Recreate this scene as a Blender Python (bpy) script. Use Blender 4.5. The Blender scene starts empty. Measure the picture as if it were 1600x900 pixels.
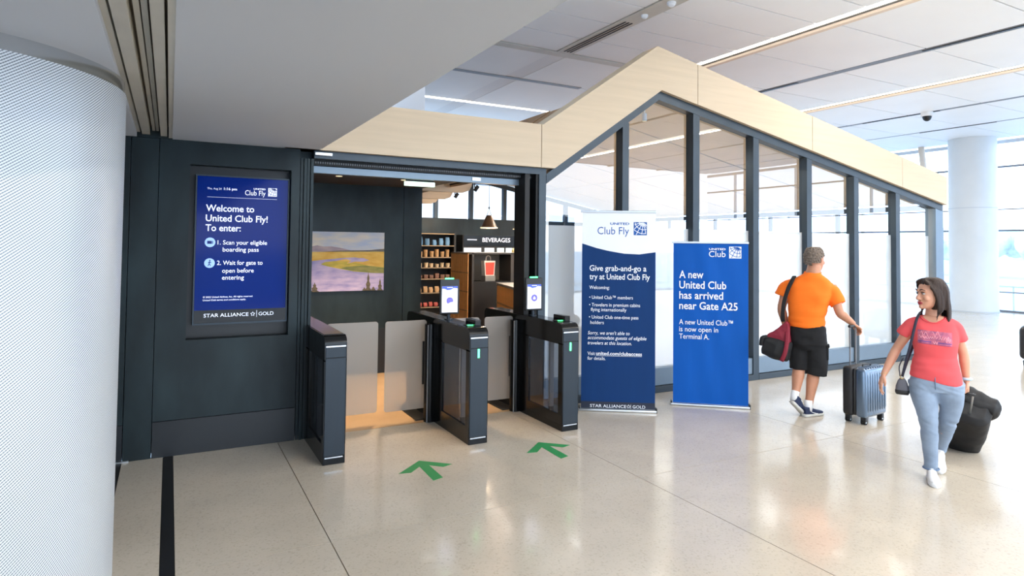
import bpy, bmesh, math, random
from mathutils import Vector, Matrix, noise
from mathutils.bvhtree import BVHTree
random.seed(7)
SC = bpy.context.scene
COL = SC.collection
R = math.radians

# ------------------------------------------------------------------ camera, world, lights, exposure
cam = bpy.data.cameras.new('camera'); camo = bpy.data.objects.new('camera', cam); COL.objects.link(camo); SC.camera = camo
YAW, PITCH, ROLL = .4936, .0316, .0113
f_ = Vector((math.sin(YAW)*math.cos(PITCH), math.cos(YAW)*math.cos(PITCH), math.sin(PITCH)))
r_ = Vector((math.cos(YAW), -math.sin(YAW), 0)); u_ = r_.cross(f_)
r2 = math.cos(ROLL)*r_ + math.sin(ROLL)*u_; u2 = -math.sin(ROLL)*r_ + math.cos(ROLL)*u_
m = Matrix((r2, u2, -f_)).transposed().to_4x4(); m.translation = (0, 0, 1.8); camo.matrix_world = m
cam.sensor_fit = 'HORIZONTAL'; cam.sensor_width = 36; cam.lens = 993.27/1600*36
cam.shift_y = -(450-351.3)/1600; cam.clip_end = 500

world = bpy.data.worlds.new('world'); SC.world = world; world.use_nodes = True
wn = world.node_tree.nodes; wl = world.node_tree.links; bg = wn['Background']
tc = wn.new('ShaderNodeTexCoord'); sx = wn.new('ShaderNodeSeparateXYZ'); ramp = wn.new('ShaderNodeValToRGB')
wl.new(tc.outputs['Generated'], sx.inputs[0]); wl.new(sx.outputs['Z'], ramp.inputs[0]); wl.new(ramp.outputs[0], bg.inputs[0])
ramp.color_ramp.elements[0].position = .0; ramp.color_ramp.elements[0].color = (.88, .94, 1, 1)
ramp.color_ramp.elements[1].position = .7; ramp.color_ramp.elements[1].color = (.36, .58, .95, 1)
e = ramp.color_ramp.elements.new(.18); e.color = (.62, .79, 1, 1)
bg.inputs[1].default_value = 2.9

def area(name, loc, sx_, sy_, power, color, rot=(0, 0, 0)):
    l = bpy.data.lights.new(name, 'AREA'); l.shape = 'RECTANGLE'; l.size = sx_; l.size_y = sy_; l.energy = power; l.color = color
    o = bpy.data.objects.new(name, l); COL.objects.link(o); o.location = loc; o.rotation_euler = rot; return o
HC = 5.1          # concourse ceiling height
area('cove_lamp', (8.47, -1.5, HC-.02), .14, 14, 260, (1, .96, .91))
area('cove_lamp', (13.45, 1.5, HC-.02), .14, 20, 300, (1, .96, .91))
area('ceiling_fill_light', (4.6, -2.5, HC-.02), 2.2, 6, 230, (1, .98, .95))  # fill light added out of view to brighten the floor
area('interior_fill_lamp', (6.2, 10, 3.2), .12, 6, 190, (1, .9, .78))  # both interior strips are added fill to brighten the glass house
area('interior_fill_lamp', (9.2, 10, 2.7), .12, 6, 190, (1, .9, .78))
SC.cycles.transparent_max_bounces = 32; SC.cycles.max_bounces = 12
vs = SC.view_settings; vs.view_transform = 'Standard'; vs.look = 'None'; vs.gamma = 1; vs.use_curve_mapping = False
vs.exposure = 0.82

# ------------------------------------------------------------------ materials
def lin(c):
    return tuple(((v/255)/12.92 if v/255 <= .04045 else ((v/255+.055)/1.055)**2.4) for v in c)
MT = {}
def mat(name, rgb, rough=.5, metal=0, spec=.5, coat=0, emis=0, noise_amt=0, nscale=8, stretch=(1, 1, 1), bump=0, bscale=60, rgb2=None, alpha=1):
    m = bpy.data.materials.new(name); m.use_nodes = True; nt = m.node_tree; b = nt.nodes['Principled BSDF']; MT[name] = m
    c = lin(rgb)+(1,)
    b.inputs['Base Color'].default_value = c; b.inputs['Roughness'].default_value = rough; b.inputs['Metallic'].default_value = metal
    b.inputs['Specular IOR Level'].default_value = spec; b.inputs['Coat Weight'].default_value = coat
    if emis: b.inputs['Emission Color'].default_value = c; b.inputs['Emission Strength'].default_value = emis
    if noise_amt or bump:
        t = nt.nodes.new('ShaderNodeTexCoord'); mp = nt.nodes.new('ShaderNodeMapping'); mp.inputs['Scale'].default_value = stretch
        nt.links.new(t.outputs['Object'], mp.inputs[0])
    if noise_amt:
        n = nt.nodes.new('ShaderNodeTexNoise'); n.inputs['Scale'].default_value = nscale; n.inputs['Detail'].default_value = 5
        nt.links.new(mp.outputs[0], n.inputs[0])
        cr = nt.nodes.new('ShaderNodeValToRGB'); cr.color_ramp.elements[0].position = .3; cr.color_ramp.elements[1].position = .7
        k = noise_amt
        cr.color_ramp.elements[0].color = tuple(max(0, v*(1-k)) for v in c[:3])+(1,)
        cr.color_ramp.elements[1].color = (lin(rgb2)+(1,)) if rgb2 else tuple(min(1, v*(1+k)) for v in c[:3])+(1,)
        nt.links.new(n.outputs[0], cr.inputs[0]); nt.links.new(cr.outputs[0], b.inputs['Base Color'])
    if bump:
        n2 = nt.nodes.new('ShaderNodeTexNoise'); n2.inputs['Scale'].default_value = bscale; n2.inputs['Detail'].default_value = 3
        nt.links.new(mp.outputs[0], n2.inputs[0]); bp = nt.nodes.new('ShaderNodeBump'); bp.inputs['Strength'].default_value = bump
        bp.inputs['Distance'].default_value = .01
        nt.links.new(n2.outputs[0], bp.inputs['Height']); nt.links.new(bp.outputs[0], b.inputs['Normal'])
    return m
mat('terrazzo', (200, 189, 172), .16, spec=.6, noise_amt=.05, nscale=2.5, coat=.15)
nt = MT['terrazzo'].node_tree   # fine chips over the slow tone variation
_b = nt.nodes['Principled BSDF']; _src = _b.inputs['Base Color'].links[0].from_socket
_v = nt.nodes.new('ShaderNodeTexVoronoi'); _v.inputs['Scale'].default_value = 90
_t = nt.nodes.new('ShaderNodeTexCoord'); nt.links.new(_t.outputs['Object'], _v.inputs['Vector'])
_r = nt.nodes.new('ShaderNodeValToRGB'); _r.color_ramp.elements[0].color = (.72, .70, .68, 1); _r.color_ramp.elements[1].color = (1.0, 1.0, 1.0, 1)
_r.color_ramp.elements[0].position = .05; _r.color_ramp.elements[1].position = .35
_m = nt.nodes.new('ShaderNodeMix'); _m.data_type = 'RGBA'; _m.blend_type = 'MULTIPLY'; _m.inputs['Factor'].default_value = .55
nt.links.new(_v.outputs['Color'], _r.inputs[0]); nt.links.new(_src, _m.inputs['A']); nt.links.new(_r.outputs[0], _m.inputs['B']); nt.links.new(_m.outputs['Result'], _b.inputs['Base Color'])
mat('warm_floor', (200, 168, 130), .2, noise_amt=.06, nscale=3, coat=.2)
mat('joint', (70, 66, 60), .7)
mat('black_strip', (26, 26, 26), .45)
mat('dark_tile', (48, 50, 52), .5)
mat('dark_wall', (21, 31, 35), .42, metal=.1, spec=.3, noise_amt=.4, rgb2=(38, 52, 56), nscale=1.8, stretch=(1.5, 1, .6), bump=.04, bscale=12)
mat('dark_wall_kick', (24, 28, 33), .4, metal=.1, noise_amt=.2, nscale=2, stretch=(.7, 1, 2))
mat('steel_frame', (50, 61, 70), .38, metal=.4, noise_amt=.08, nscale=5)
mat('steel_light', (108, 124, 138), .4, metal=.5, noise_amt=.05, nscale=4)
mat('black_gap', (12, 13, 15), .6)
mat('soffit', (206, 209, 214), .75)
mat('white_paint', (236, 238, 240), .6)
mat('ceiling_panel', (244, 245, 245), .5, noise_amt=.015, nscale=1.2)
mat('ceiling_grid', (196, 198, 200), .6)
mat('slot_grey', (120, 122, 126), .5)
mat('warm_cove', (232, 214, 194), .6)
mat('cream_trim', (205, 200, 188), .5, noise_amt=.05, nscale=4)
mat('cream_dark', (120, 110, 92), .6)
mat('light_strip', (255, 248, 236), .5, emis=2.6)
mat('maple', (200, 180, 152), .5, noise_amt=.05, nscale=3.0, stretch=(.35, 1, 6), bump=.03)
mat('maple_edge', (188, 150, 110), .5, noise_amt=.1, nscale=4, stretch=(.5, 1, 5))
mat('oak', (226, 164, 98), .5, noise_amt=.12, nscale=6, stretch=(1, 4, 1))
mat('gate_black', (13, 14, 15), .14, spec=.3)
mat('gate_metal', (34, 44, 53), .32, metal=.3, noise_amt=.05, nscale=4, stretch=(6, 1, .4))
mat('chrome', (214, 218, 222), .15, metal=1)
mat('alu', (196, 200, 204), .3, metal=.85)
mat('black_plastic', (20, 21, 23), .4)
mat('rubber', (14, 14, 15), .7)
mat('green_led', (70, 235, 130), .4, emis=3.5)
mat('green_tape', (44, 138, 78), .55)
mat('pale_green', (214, 244, 226), .4, emis=.9)
mat('screen_white', (236, 238, 250), .3, emis=.5)
mat('screen_violet', (92, 86, 196), .3, emis=.6)
mat('screen_blue_head', (54, 76, 168), .3, emis=.6)
mat('display_blue', (0, 32, 112), .1, spec=.12, emis=.16)
mat('display_black', (12, 14, 20), .1, spec=.3)
mat('display_text', (225, 232, 250), .4, emis=.42)
mat('display_icon', (150, 185, 240), .4, emis=.4)
mat('banner_navy', (8, 52, 104), .6, spec=.2, noise_amt=.06, nscale=2, stretch=(5, 1, .4))
mat('banner_blue', (0, 84, 172), .6, spec=.2, noise_amt=.05, nscale=2, stretch=(4, 1, .5), bump=.15, bscale=3)
mat('banner_white', (236, 239, 243), .45)
mat('banner_black', (20, 30, 52), .5)
mat('ink_white', (236, 240, 246), .6)
mat('ink_blue', (0, 82, 160), .6)
mat('ink_light', (180, 220, 240), .6)
mat('orange_cloth', (252, 118, 18), .85, bump=.2, bscale=8)
mat('black_cloth', (18, 18, 20), .9)
mat('coral_cloth', (226, 84, 88), .85, noise_amt=.07, nscale=5, bump=.2, bscale=8)
mat('print_purple', (166, 92, 130), .85, noise_amt=.3, nscale=40, rgb2=(206, 112, 128))
mat('print_violet', (112, 72, 132), .85)
mat('print_pink', (240, 170, 180), .85)
mat('denim', (134, 150, 170), .85, noise_amt=.2, nscale=7, bump=.3, bscale=14)
mat('denim_dark', (96, 118, 146), .85)
mat('skin_man', (190, 134, 104), .55, noise_amt=.04, nscale=20)
mat('skin_woman', (206, 150, 122), .5, noise_amt=.03, nscale=20)
mat('hair_grey', (112, 98, 86), .75, noise_amt=.35, nscale=60, bump=.4, bscale=120)
mat('hair_brown', (50, 36, 29), .55, spec=.3, noise_amt=.35, nscale=14, stretch=(8, 8, .7), bump=.35, bscale=40)
mat('lip', (164, 52, 62), .4)
mat('eye_white', (196, 190, 186), .3)
mat('eye_dark', (34, 24, 20), .3)
mat('navy_shoe', (34, 46, 76), .75)
mat('shoe_white', (230, 230, 230), .6)
mat('sock_white', (236, 236, 236), .85)
mat('shoe_sole', (206, 204, 196), .65)
mat('red_bag', (128, 18, 42), .65)
mat('strap_navy', (34, 34, 52), .7)
mat('grey_bag', (92, 92, 100), .6)
mat('case_blue', (104, 124, 146), .25, metal=.6, coat=.4)
mat('case_black', (30, 30, 33), .5)
mat('bag_black', (16, 16, 18), .7, noise_amt=.3, nscale=8)
mat('band_blue', (178, 206, 222), .5)
mat('gold', (200, 170, 110), .3, metal=.9)
mat('concrete_white', (214, 218, 220), .5, noise_amt=.03, nscale=2)
mat('kiosk_dark', (52, 48, 46), .5)
mat('kiosk_grey', (128, 124, 118), .5)
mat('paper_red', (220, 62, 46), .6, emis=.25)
mat('paper_white', (228, 216, 205), .6)
mat('pendant', (92, 70, 52), .4, metal=.5)
mat('pendant_rim', (230, 210, 170), .4, emis=.8)
mat('shelf_dark', (22, 21, 22), .6)
mat('shelf_lip', (150, 124, 88), .5, emis=.03)
mat('item_blue', (84, 122, 152), .6); mat('item_tan', (170, 130, 84), .6, noise_amt=.3, nscale=12); mat('item_red', (150, 52, 34), .6)
mat('item_brown', (110, 72, 50), .6, noise_amt=.3, nscale=12); mat('item_cream', (186, 160, 124), .6, noise_amt=.3, nscale=12)
mat('cooler_light', (206, 220, 226), .4, emis=.7)
mat('tarmac', (206, 206, 202), .8, noise_amt=.04, nscale=.2)
mat('far_green', (216, 224, 212), .9, noise_amt=.2, nscale=2)
mat('far_white', (222, 226, 230), .8)
mat('far_grey', (196, 202, 208), .8)
mat('vein_white', (238, 238, 238), .5)

def glass_mat(name, tint, gloss_rough, base_ref, haze=0., haze_col=(1, 1, 1)):
    """real pane: clear tinted transmission, fresnel-weighted reflection, optional frosted (diffusing) film"""
    m = bpy.data.materials.new(name); m.use_nodes = True; nt = m.node_tree; nt.nodes.clear(); MT[name] = m
    out = nt.nodes.new('ShaderNodeOutputMaterial'); tr = nt.nodes.new('ShaderNodeBsdfTransparent'); tr.inputs[0].default_value = tint+(1,)
    gl = nt.nodes.new('ShaderNodeBsdfGlossy'); gl.inputs['Roughness'].default_value = gloss_rough
    lw = nt.nodes.new('ShaderNodeFresnel'); lw.inputs[0].default_value = 1.5
    ad = nt.nodes.new('ShaderNodeMath'); ad.operation = 'MULTIPLY_ADD'; ad.inputs[1].default_value = 1.0; ad.inputs[2].default_value = base_ref; ad.use_clamp = True
    nt.links.new(lw.outputs[0], ad.inputs[0])
    ge = nt.nodes.new('ShaderNodeNewGeometry'); iv = nt.nodes.new('ShaderNodeMath'); iv.operation = 'SUBTRACT'; iv.inputs[0].default_value = 1; nt.links.new(ge.outputs['Backfacing'], iv.inputs[1])
    fr = nt.nodes.new('ShaderNodeMath'); fr.operation = 'MULTIPLY'; nt.links.new(ad.outputs[0], fr.inputs[0]); nt.links.new(iv.outputs[0], fr.inputs[1])   # the exit face adds no second mirror
    body = tr.outputs[0]
    if haze:
        df = nt.nodes.new('ShaderNodeBsdfDiffuse'); df.inputs[0].default_value = haze_col+(1,)
        tl = nt.nodes.new('ShaderNodeBsdfTranslucent'); tl.inputs[0].default_value = haze_col+(1,)
        hm = nt.nodes.new('ShaderNodeMixShader'); hm.inputs[0].default_value = .45
        nt.links.new(df.outputs[0], hm.inputs[1]); nt.links.new(tl.outputs[0], hm.inputs[2])
        mm = nt.nodes.new('ShaderNodeMixShader'); mm.inputs[0].default_value = haze
        nt.links.new(body, mm.inputs[1]); nt.links.new(hm.outputs[0], mm.inputs[2]); body = mm.outputs[0]
    mx = nt.nodes.new('ShaderNodeMixShader'); nt.links.new(fr.outputs[0], mx.inputs[0]); nt.links.new(body, mx.inputs[1]); nt.links.new(gl.outputs[0], mx.inputs[2])
    nt.links.new(mx.outputs[0], out.inputs[0]); return m
glass_mat('glass_clear', (.84, .91, .97), .0, .16)
glass_mat('glass_film', (.84, .91, .97), .02, .16, .72, (.74, .80, .84))
glass_mat('glass_facade', (.95, .97, 1), .0, .0)
glass_mat('glass_tinted', (.62, .66, .70), .0, .0)
glass_mat('glass_frosted', (.80, .80, .80), .3, .02, .34, (.66, .66, .66))
glass_mat('glass_smoke', (.8, .82, .85), .02, .02)

# patterned steel of the big pillar (diagonal embossed dots, from its own UV)
def pillar_mat():
    m = mat('pillar_steel', (222, 228, 232), .38, metal=.25)
    nt = m.node_tree; b = nt.nodes['Principled BSDF']; uv = nt.nodes.new('ShaderNodeUVMap'); sp = nt.nodes.new('ShaderNodeSeparateXYZ'); nt.links.new(uv.outputs[0], sp.inputs[0])
    def mth(op, a, b_=None, v=None):
        n = nt.nodes.new('ShaderNodeMath'); n.operation = op; nt.links.new(a, n.inputs[0])
        if b_ is not None: nt.links.new(b_, n.inputs[1])
        elif v is not None: n.inputs[1].default_value = v
        return n.outputs[0]
    k = 2*math.pi/.0135
    s = mth('ADD', mth('MULTIPLY', sp.outputs[0], v=.72*k), mth('MULTIPLY', sp.outputs[1], v=-1.0*k))
    t = mth('ADD', mth('MULTIPLY', sp.outputs[0], v=1.1*k), mth('MULTIPLY', sp.outputs[1], v=.65*k))
    p = mth('ADD', mth('MULTIPLY', mth('SINE', s), v=.38), mth('MULTIPLY', mth('SINE', t), v=.12)); p = mth('ADD', p, v=.5)
    cr = nt.nodes.new('ShaderNodeValToRGB'); cr.color_ramp.elements[0].color = lin((120, 128, 136))+(1,); cr.color_ramp.elements[1].color = lin((236, 240, 243))+(1,)
    cr.color_ramp.elements[0].position = .18; cr.color_ramp.elements[1].position = .55
    nt.links.new(p, cr.inputs[0]); nt.links.new(cr.outputs[0], b.inputs['Base Color'])
pillar_mat()

# ------------------------------------------------------------------ mesh helpers
def new(): return bmesh.new()
def box(bm, x0, x1, y0, y1, z0, z1, bev=0, seg=2, mi=0):
    r = bmesh.ops.create_cube(bm, size=1, matrix=Matrix.Translation(((x0+x1)/2, (y0+y1)/2, (z0+z1)/2)) @ Matrix.Diagonal((abs(x1-x0), abs(y1-y0), abs(z1-z0), 1)))
    vsx = r['verts']; fs = {f for v in vsx for f in v.link_faces}
    for f in fs: f.material_index = mi
    if bev:
        es = list({e for v in vsx for e in v.link_edges}); bmesh.ops.bevel(bm, geom=es, offset=bev, segments=seg, affect='EDGES', profile=.5, material=mi)
    return bm
def prism(bm, pts, ax, a, b, mi=0):
    """extrude a polygon; ax='y': pts are (x,z); 'x': (y,z); 'z': (x,y)"""
    def P(p, t): return {'y': (p[0], t, p[1]), 'x': (t, p[0], p[1]), 'z': (p[0], p[1], t)}[ax]
    A = [bm.verts.new(P(p, a)) for p in pts]; B = [bm.verts.new(P(p, b)) for p in pts]; n = len(pts); fs = []
    fs.append(bm.faces.new(A)); fs.append(bm.faces.new(B[::-1]))
    for i in range(n): fs.append(bm.faces.new((A[i], B[i], B[(i+1) % n], A[(i+1) % n])))
    for f in fs: f.material_index = mi
    bmesh.ops.recalc_face_normals(bm, faces=fs); return bm
def cyl(bm, p0, p1, r0, r1=None, n=24, cap=True, mi=0):
    p0, p1 = Vector(p0), Vector(p1); d = p1-p0; r1 = r0 if r1 is None else r1
    q = d.to_track_quat('Z', 'Y').to_matrix().to_4x4()
    r = bmesh.ops.create_cone(bm, cap_ends=cap, segments=n, radius1=r0, radius2=r1, depth=d.length, matrix=Matrix.Translation((p0+p1)/2) @ q)
    for f in {f for v in r['verts'] for f in v.link_faces}: f.material_index = mi
    return bm
def sph(bm, c, rx, ry=None, rz=None, n=20, mi=0):
    ry = ry or rx; rz = rz or rx
    r = bmesh.ops.create_uvsphere(bm, u_segments=n, v_segments=max(8, n//2+2), radius=1, matrix=Matrix.Translation(c) @ Matrix.Diagonal((rx, ry, rz, 1)))
    for f in {f for v in r['verts'] for f in v.link_faces}: f.material_index = mi
    return bm
def loft(bm, rings, n=24, p=2.0, M=None):
    """rings: (center, rx, ry[, ux, uy]) - closed, capped"""
    L = []
    for rg in rings:
        c = Vector(rg[0]); rx, ry = rg[1], rg[2]; ux = Vector(rg[3]) if len(rg) > 3 else Vector((1, 0, 0)); uy = Vector(rg[4]) if len(rg) > 4 else Vector((0, 1, 0))
        vv = []
        for i in range(n):
            a = 2*math.pi*i/n; ca, sa = math.cos(a), math.sin(a)
            x = math.copysign(abs(ca)**(2/p), ca)*rx; y = math.copysign(abs(sa)**(2/p), sa)*ry
            q = c+ux*x+uy*y
            if M: q = M @ q
            vv.append(bm.verts.new(q))
        L.append(vv)
    fs = [bm.faces.new(L[0][::-1]), bm.faces.new(L[-1])]
    for a, b in zip(L, L[1:]):
        for i in range(n): fs.append(bm.faces.new((a[i], a[(i+1) % n], b[(i+1) % n], b[i])))
    bmesh.ops.recalc_face_normals(bm, faces=fs); return bm
def catmull(pts, k=5):
    P = [Vector(p) for p in pts]; P = [2*P[0]-P[1]]+P+[2*P[-1]-P[-2]]; out = []
    for i in range(1, len(P)-2):
        for j in range(k):
            t = j/k; a, b, c, d = P[i-1], P[i], P[i+1], P[i+2]
            out.append(.5*((2*b)+(c-a)*t+(2*a-5*b+4*c-d)*t*t+(3*b-a-3*c+d)*t**3))
    out.append(P[-2]); return out
def tube(bm, pts, rad, n=14, k=4, flat=None, M=None):
    """smooth tapered tube; rad list per point (or one number); flat=(ux, rx, ry) keeps a fixed ribbon orientation"""
    if not isinstance(rad, (list, tuple)): rad = [rad]*len(pts)
    P = catmull(pts, k) if k > 1 else [Vector(p) for p in pts]
    N = len(P); rr = []
    for i in range(N):
        t = i/(N-1)*(len(rad)-1); j = min(int(t), len(rad)-2); rr.append(rad[j]*(1-(t-j))+rad[j+1]*(t-j))
    rings = []; ref = None
    for i in range(N):
        d = (P[min(i+1, N-1)]-P[max(i-1, 0)]).normalized()
        if flat: ux = Vector(flat[0]); ux = (ux-d*ux.dot(d)).normalized(); uy = d.cross(ux); rings.append((P[i], flat[1], flat[2], ux, uy)); continue
        if ref is None: ref = d.orthogonal().normalized()
        ref = (ref-d*ref.dot(d)).normalized(); uy = d.cross(ref); rings.append((P[i], rr[i], rr[i], ref, uy))
    return loft(bm, rings, n, M=M)
def mesh_of(name, bm, mats, smooth=False):
    me = bpy.data.meshes.new(name); bm.to_mesh(me); bm.free()
    for mm in (mats if isinstance(mats, (list, tuple)) else [mats]): me.materials.append(MT[mm] if isinstance(mm, str) else mm)
    if smooth:
        me.polygons.foreach_set('use_smooth', [True]*len(me.polygons))
        if smooth != 'all': me.set_sharp_from_angle(angle=R(38))
    me.update(); return me
def link(name, me, parent=None, loc=None):
    o = bpy.data.objects.new(name, me); COL.objects.link(o)
    if parent is not None: o.parent = parent
    if loc is not None: o.location = loc
    return o
def obj(name, bm, mats, parent=None, smooth=False, label=None, loc=None):
    o = link(name, mesh_of(name, bm, mats, smooth), parent, loc)
    if label: o['label'] = label
    return o
def struct(name, bm, mats, parent=None, smooth=False):
    o = obj(name, bm, mats, parent, smooth)
    if parent is None: o['kind'] = 'structure'
    return o
def tag(o, label, cat, group=None):
    o['label'] = label; o['category'] = cat
    if group: o['group'] = group
    return o
def thing(name, label, cat, loc=(0, 0, 0), rotz=0, group=None):
    o = bpy.data.objects.new(name, None); COL.objects.link(o); o.location = loc; o.rotation_euler = (0, 0, rotz); o.empty_display_size = .1
    return tag(o, label, cat, group)
def remesh(bm, voxel, it=4, fac=.5, disp=None):
    me = bpy.data.meshes.new('t'); bm.to_mesh(me); bm.free(); o = bpy.data.objects.new('t', me); COL.objects.link(o)
    md = o.modifiers.new('r', 'REMESH'); md.mode = 'VOXEL'; md.voxel_size = voxel; md.use_smooth_shade = True
    if it: sm = o.modifiers.new('s', 'SMOOTH'); sm.factor = fac; sm.iterations = it
    dg = bpy.context.evaluated_depsgraph_get(); dg.update()
    out = bpy.data.meshes.new_from_object(o.evaluated_get(dg)); bpy.data.objects.remove(o); bpy.data.meshes.remove(me)
    if disp:
        nn = [v.normal.copy() for v in out.vertices]
        for v, nv in zip(out.vertices, nn): v.co = disp(v.co.copy(), nv)
        out.update()
    out.polygons.foreach_set('use_smooth', [True]*len(out.polygons))
    out.materials.clear(); return out
def robj(name, bm, voxel, m, parent, it=4, disp=None, label=None):
    me = remesh(bm, voxel, it, .5, disp); me.materials.append(MT[m]); o = link(name, me, parent)
    if label: o['label'] = label
    return o

# lettering -------------------------------------------------------
_cap = {}
def txt(parent, s, x0, x1, zb, cap, y, m, bold=0., shear=0., M=None, name='lettering', depth=.0006):
    cu = bpy.data.curves.new('t', 'FONT'); cu.body = s; cu.size = 1; cu.offset = bold; cu.shear = shear; cu.extrude = 0; cu.resolution_u = 3
    o = bpy.data.objects.new('t', cu); COL.objects.link(o); dg = bpy.context.evaluated_depsgraph_get(); dg.update()
    me = bpy.data.meshes.new_from_object(o.evaluated_get(dg)); bpy.data.objects.remove(o); bpy.data.curves.remove(cu)
    if 'H' not in _cap:
        c2 = bpy.data.curves.new('t', 'FONT'); c2.body = 'H'; c2.size = 1; o2 = bpy.data.objects.new('t', c2); COL.objects.link(o2); dg = bpy.context.evaluated_depsgraph_get(); dg.update()
        mm = bpy.data.meshes.new_from_object(o2.evaluated_get(dg)); _cap['H'] = max(v.co.y for v in mm.vertices); bpy.data.objects.remove(o2); bpy.data.curves.remove(c2); bpy.data.meshes.remove(mm)
    a = min(v.co.x for v in me.vertices); b = max(v.co.x for v in me.vertices); sx_ = (x1-x0)/(b-a) if x1 is not None else cap/_cap['H']; sy_ = cap/_cap['H']
    for v in me.vertices:
        p = Vector((x0+(v.co.x-a)*sx_, y, zb+v.co.y*sy_)); v.co = M @ p if M else p
    me.materials.clear(); me.materials.append(MT[m]); me.update()
    return link(name, me, parent)
def quadxz(bm, x0, x1, z0, z1, y, mi=0):
    f = bm.faces.new([bm.verts.new(p) for p in ((x0, y, z0), (x1, y, z0), (x1, y, z1), (x0, y, z1))]); f.material_index = mi; return bm
def polyxz(bm, pts, y, mi=0):
    f = bm.faces.new([bm.verts.new((p[0], y, p[1])) for p in pts]); f.material_index = mi
    f.normal_update()
    if f.normal.y > 0: f.normal_flip()
    return bm
def globe(parent, x0, z0, s, y, m_sq, m_line):
    bm = new(); box(bm, x0, x0+s, y-.0004, y+.0004, z0, z0+s); obj('emblem', bm, m_sq, parent)
    bm = new(); cx, cz, rad = x0+s*.36, z0+s*.36, s*.72; w = s*.024
    T = Matrix.Rotation(R(28), 3, 'Y') @ Matrix.Rotation(R(35), 3, 'X')
    def line(pts):
        run = []
        def flush(run):
            if len(run) < 2: return
            L, Q = [], []
            for i, p in enumerate(run):
                d = (run[min(i+1, len(run)-1)]-run[max(i-1, 0)]);
                if d.length < 1e-9: d = Vector((1, 0))
                d.normalize(); nrm = Vector((-d.y, d.x))*w
                L.append(bm.verts.new((p.x+nrm.x, y-.0008, p.y+nrm.y))); Q.append(bm.verts.new((p.x-nrm.x, y-.0008, p.y-nrm.y)))
            for i in range(len(L)-1): bm.faces.new((L[i], L[i+1], Q[i+1], Q[i]))
        for q in pts:
            q = T @ q; p = Vector((cx+q.x*rad, cz+q.z*rad))
            if q.y < .1 and x0+w < p.x < x0+s-w and z0+w < p.y < z0+s-w: run.append(p)
            else: flush(run); run = []
        flush(run)
    for k in range(-72, 90, 24): line([Vector((math.cos(R(k))*math.cos(R(a)), math.cos(R(k))*math.sin(R(a)), math.sin(R(k)))) for a in range(0, 361, 8)])
    for k in range(0, 180, 30): line([Vector((math.cos(R(a))*math.cos(R(k)), math.cos(R(a))*math.sin(R(k)), math.sin(R(a)))) for a in range(0, 361, 8)])
    obj('emblem_lines', bm, m_line, parent)
def star(parent, cx, cz, r, y, m):
    bm = new()
    def pt(a, rr): return (cx+math.sin(R(a))*rr, cz+math.cos(R(a))*rr)
    for k in range(5):
        a = 72*k
        for s in (-1, 1):
            o1, i1 = pt(a, r), pt(a+36*s, r*.55); o2, i2 = pt(a, r*.74), pt(a+36*s, r*.36)
            polyxz(bm, [o1, i1, i2, o2], y)
    obj('star_emblem', bm, m, parent)

# ------------------------------------------------------------------ floor
WY = 6.08
bm = new(); box(bm, -9, 21.8, -9, WY+.04, -.12, -.012); box(bm, 10.4, 21.8, WY+.04, 26, -.12, -.012)
floor = struct('floor', bm, 'joint')
xs = [.9+2.37*k for k in range(-4, 10)]; ys = [3.93-2.37*k for k in range(5, 0, -1)]+[3.93, 6.3]+[6.3+2.37*k for k in range(1, 9)]
cut = 6.12; g = .003
def slab(x0, x1, y0, y1, m='terrazzo'):
    bm = new(); box(bm, x0+g, x1-g, y0+g, y1-g, -.05, 0); obj('floor_slab', bm, m, floor)
for i in range(len(xs)-1):
    for j in range(len(ys)-1):
        x0, x1, y0, y1 = xs[i], min(xs[i+1], 21.58), ys[j], ys[j+1]
        if y0 >= 6.29 and x0 < 10.3: continue
        if y1 > cut and x0 < 10.3 and y0 < 6.29: y1 = cut
        if x0 < .065 < x1:
            slab(.068, x1, y0, y1); slab(-.30, -.003, y0, y1)
        elif x1 < 0: slab(x0, x1, y0, y1, 'terrazzo')
        else: slab(x0, x1, y0, y1)
for s in floor.children:       # slabs left of the second strip give way to the dark tile floor
    if s.name.startswith('floor_slab') and max(v.co.x for v in s.data.vertices) < -.5: s.data.materials[0] = MT['dark_tile']
bm = new(); box(bm, -.002, .067, -9, WY, -.05, .001); obj('expansion_strip', bm, 'black_strip', floor)
bm = new(); box(bm, -.37, -.302, -9, WY, -.05, .001); obj('expansion_strip', bm, 'black_strip', floor)
bm = new(); box(bm, -1.45, -.372, -9, WY, -.05, 0); obj('dark_floor_tile', bm, 'dark_tile', floor)
bm = new(); box(bm, 1.1, 10.37, cut+.004, 14.6, -.12, 0); struct('floor_interior', bm, 'warm_floor')

# ------------------------------------------------------------------ dark front wall (plane y = 6.08) with a recess for the display
bm = new(); box(bm, -7, 1.19, WY+.16, WY+.30, 0, 2.7); box(bm, -.32, .05, WY+.002, WY+.30, 2.662, 2.84); wf = struct('wall_front', bm, 'dark_wall')
def wp(name, x0, x1, z0, z1, m='dark_wall', y0=WY, y1=WY+.16, bev=.002):
    bm = new(); box(bm, x0, x1, y0, y1, z0, z1, bev, 1); return obj(name, bm, m, wf)
wp('wall_panel', -2.4, -.30, .30, 2.66); wp('kick_panel', -2.4, -.30, .0, .296, 'dark_wall_kick', WY+.004)
wp('wall_stile', -.296, -.094, 0, 2.66, 'dark_wall', WY+.002)
wp('kick_panel', -.09, 1.045, 0, .296, 'dark_wall_kick')
bm = new()                                                          # one sheet with the display opening cut in it
O = [(-.09, .30), (1.045, .30), (1.045, 2.66), (-.09, 2.66)]; I = [(.14, .96), (.97, .96), (.97, 2.46), (.14, 2.46)]
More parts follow.
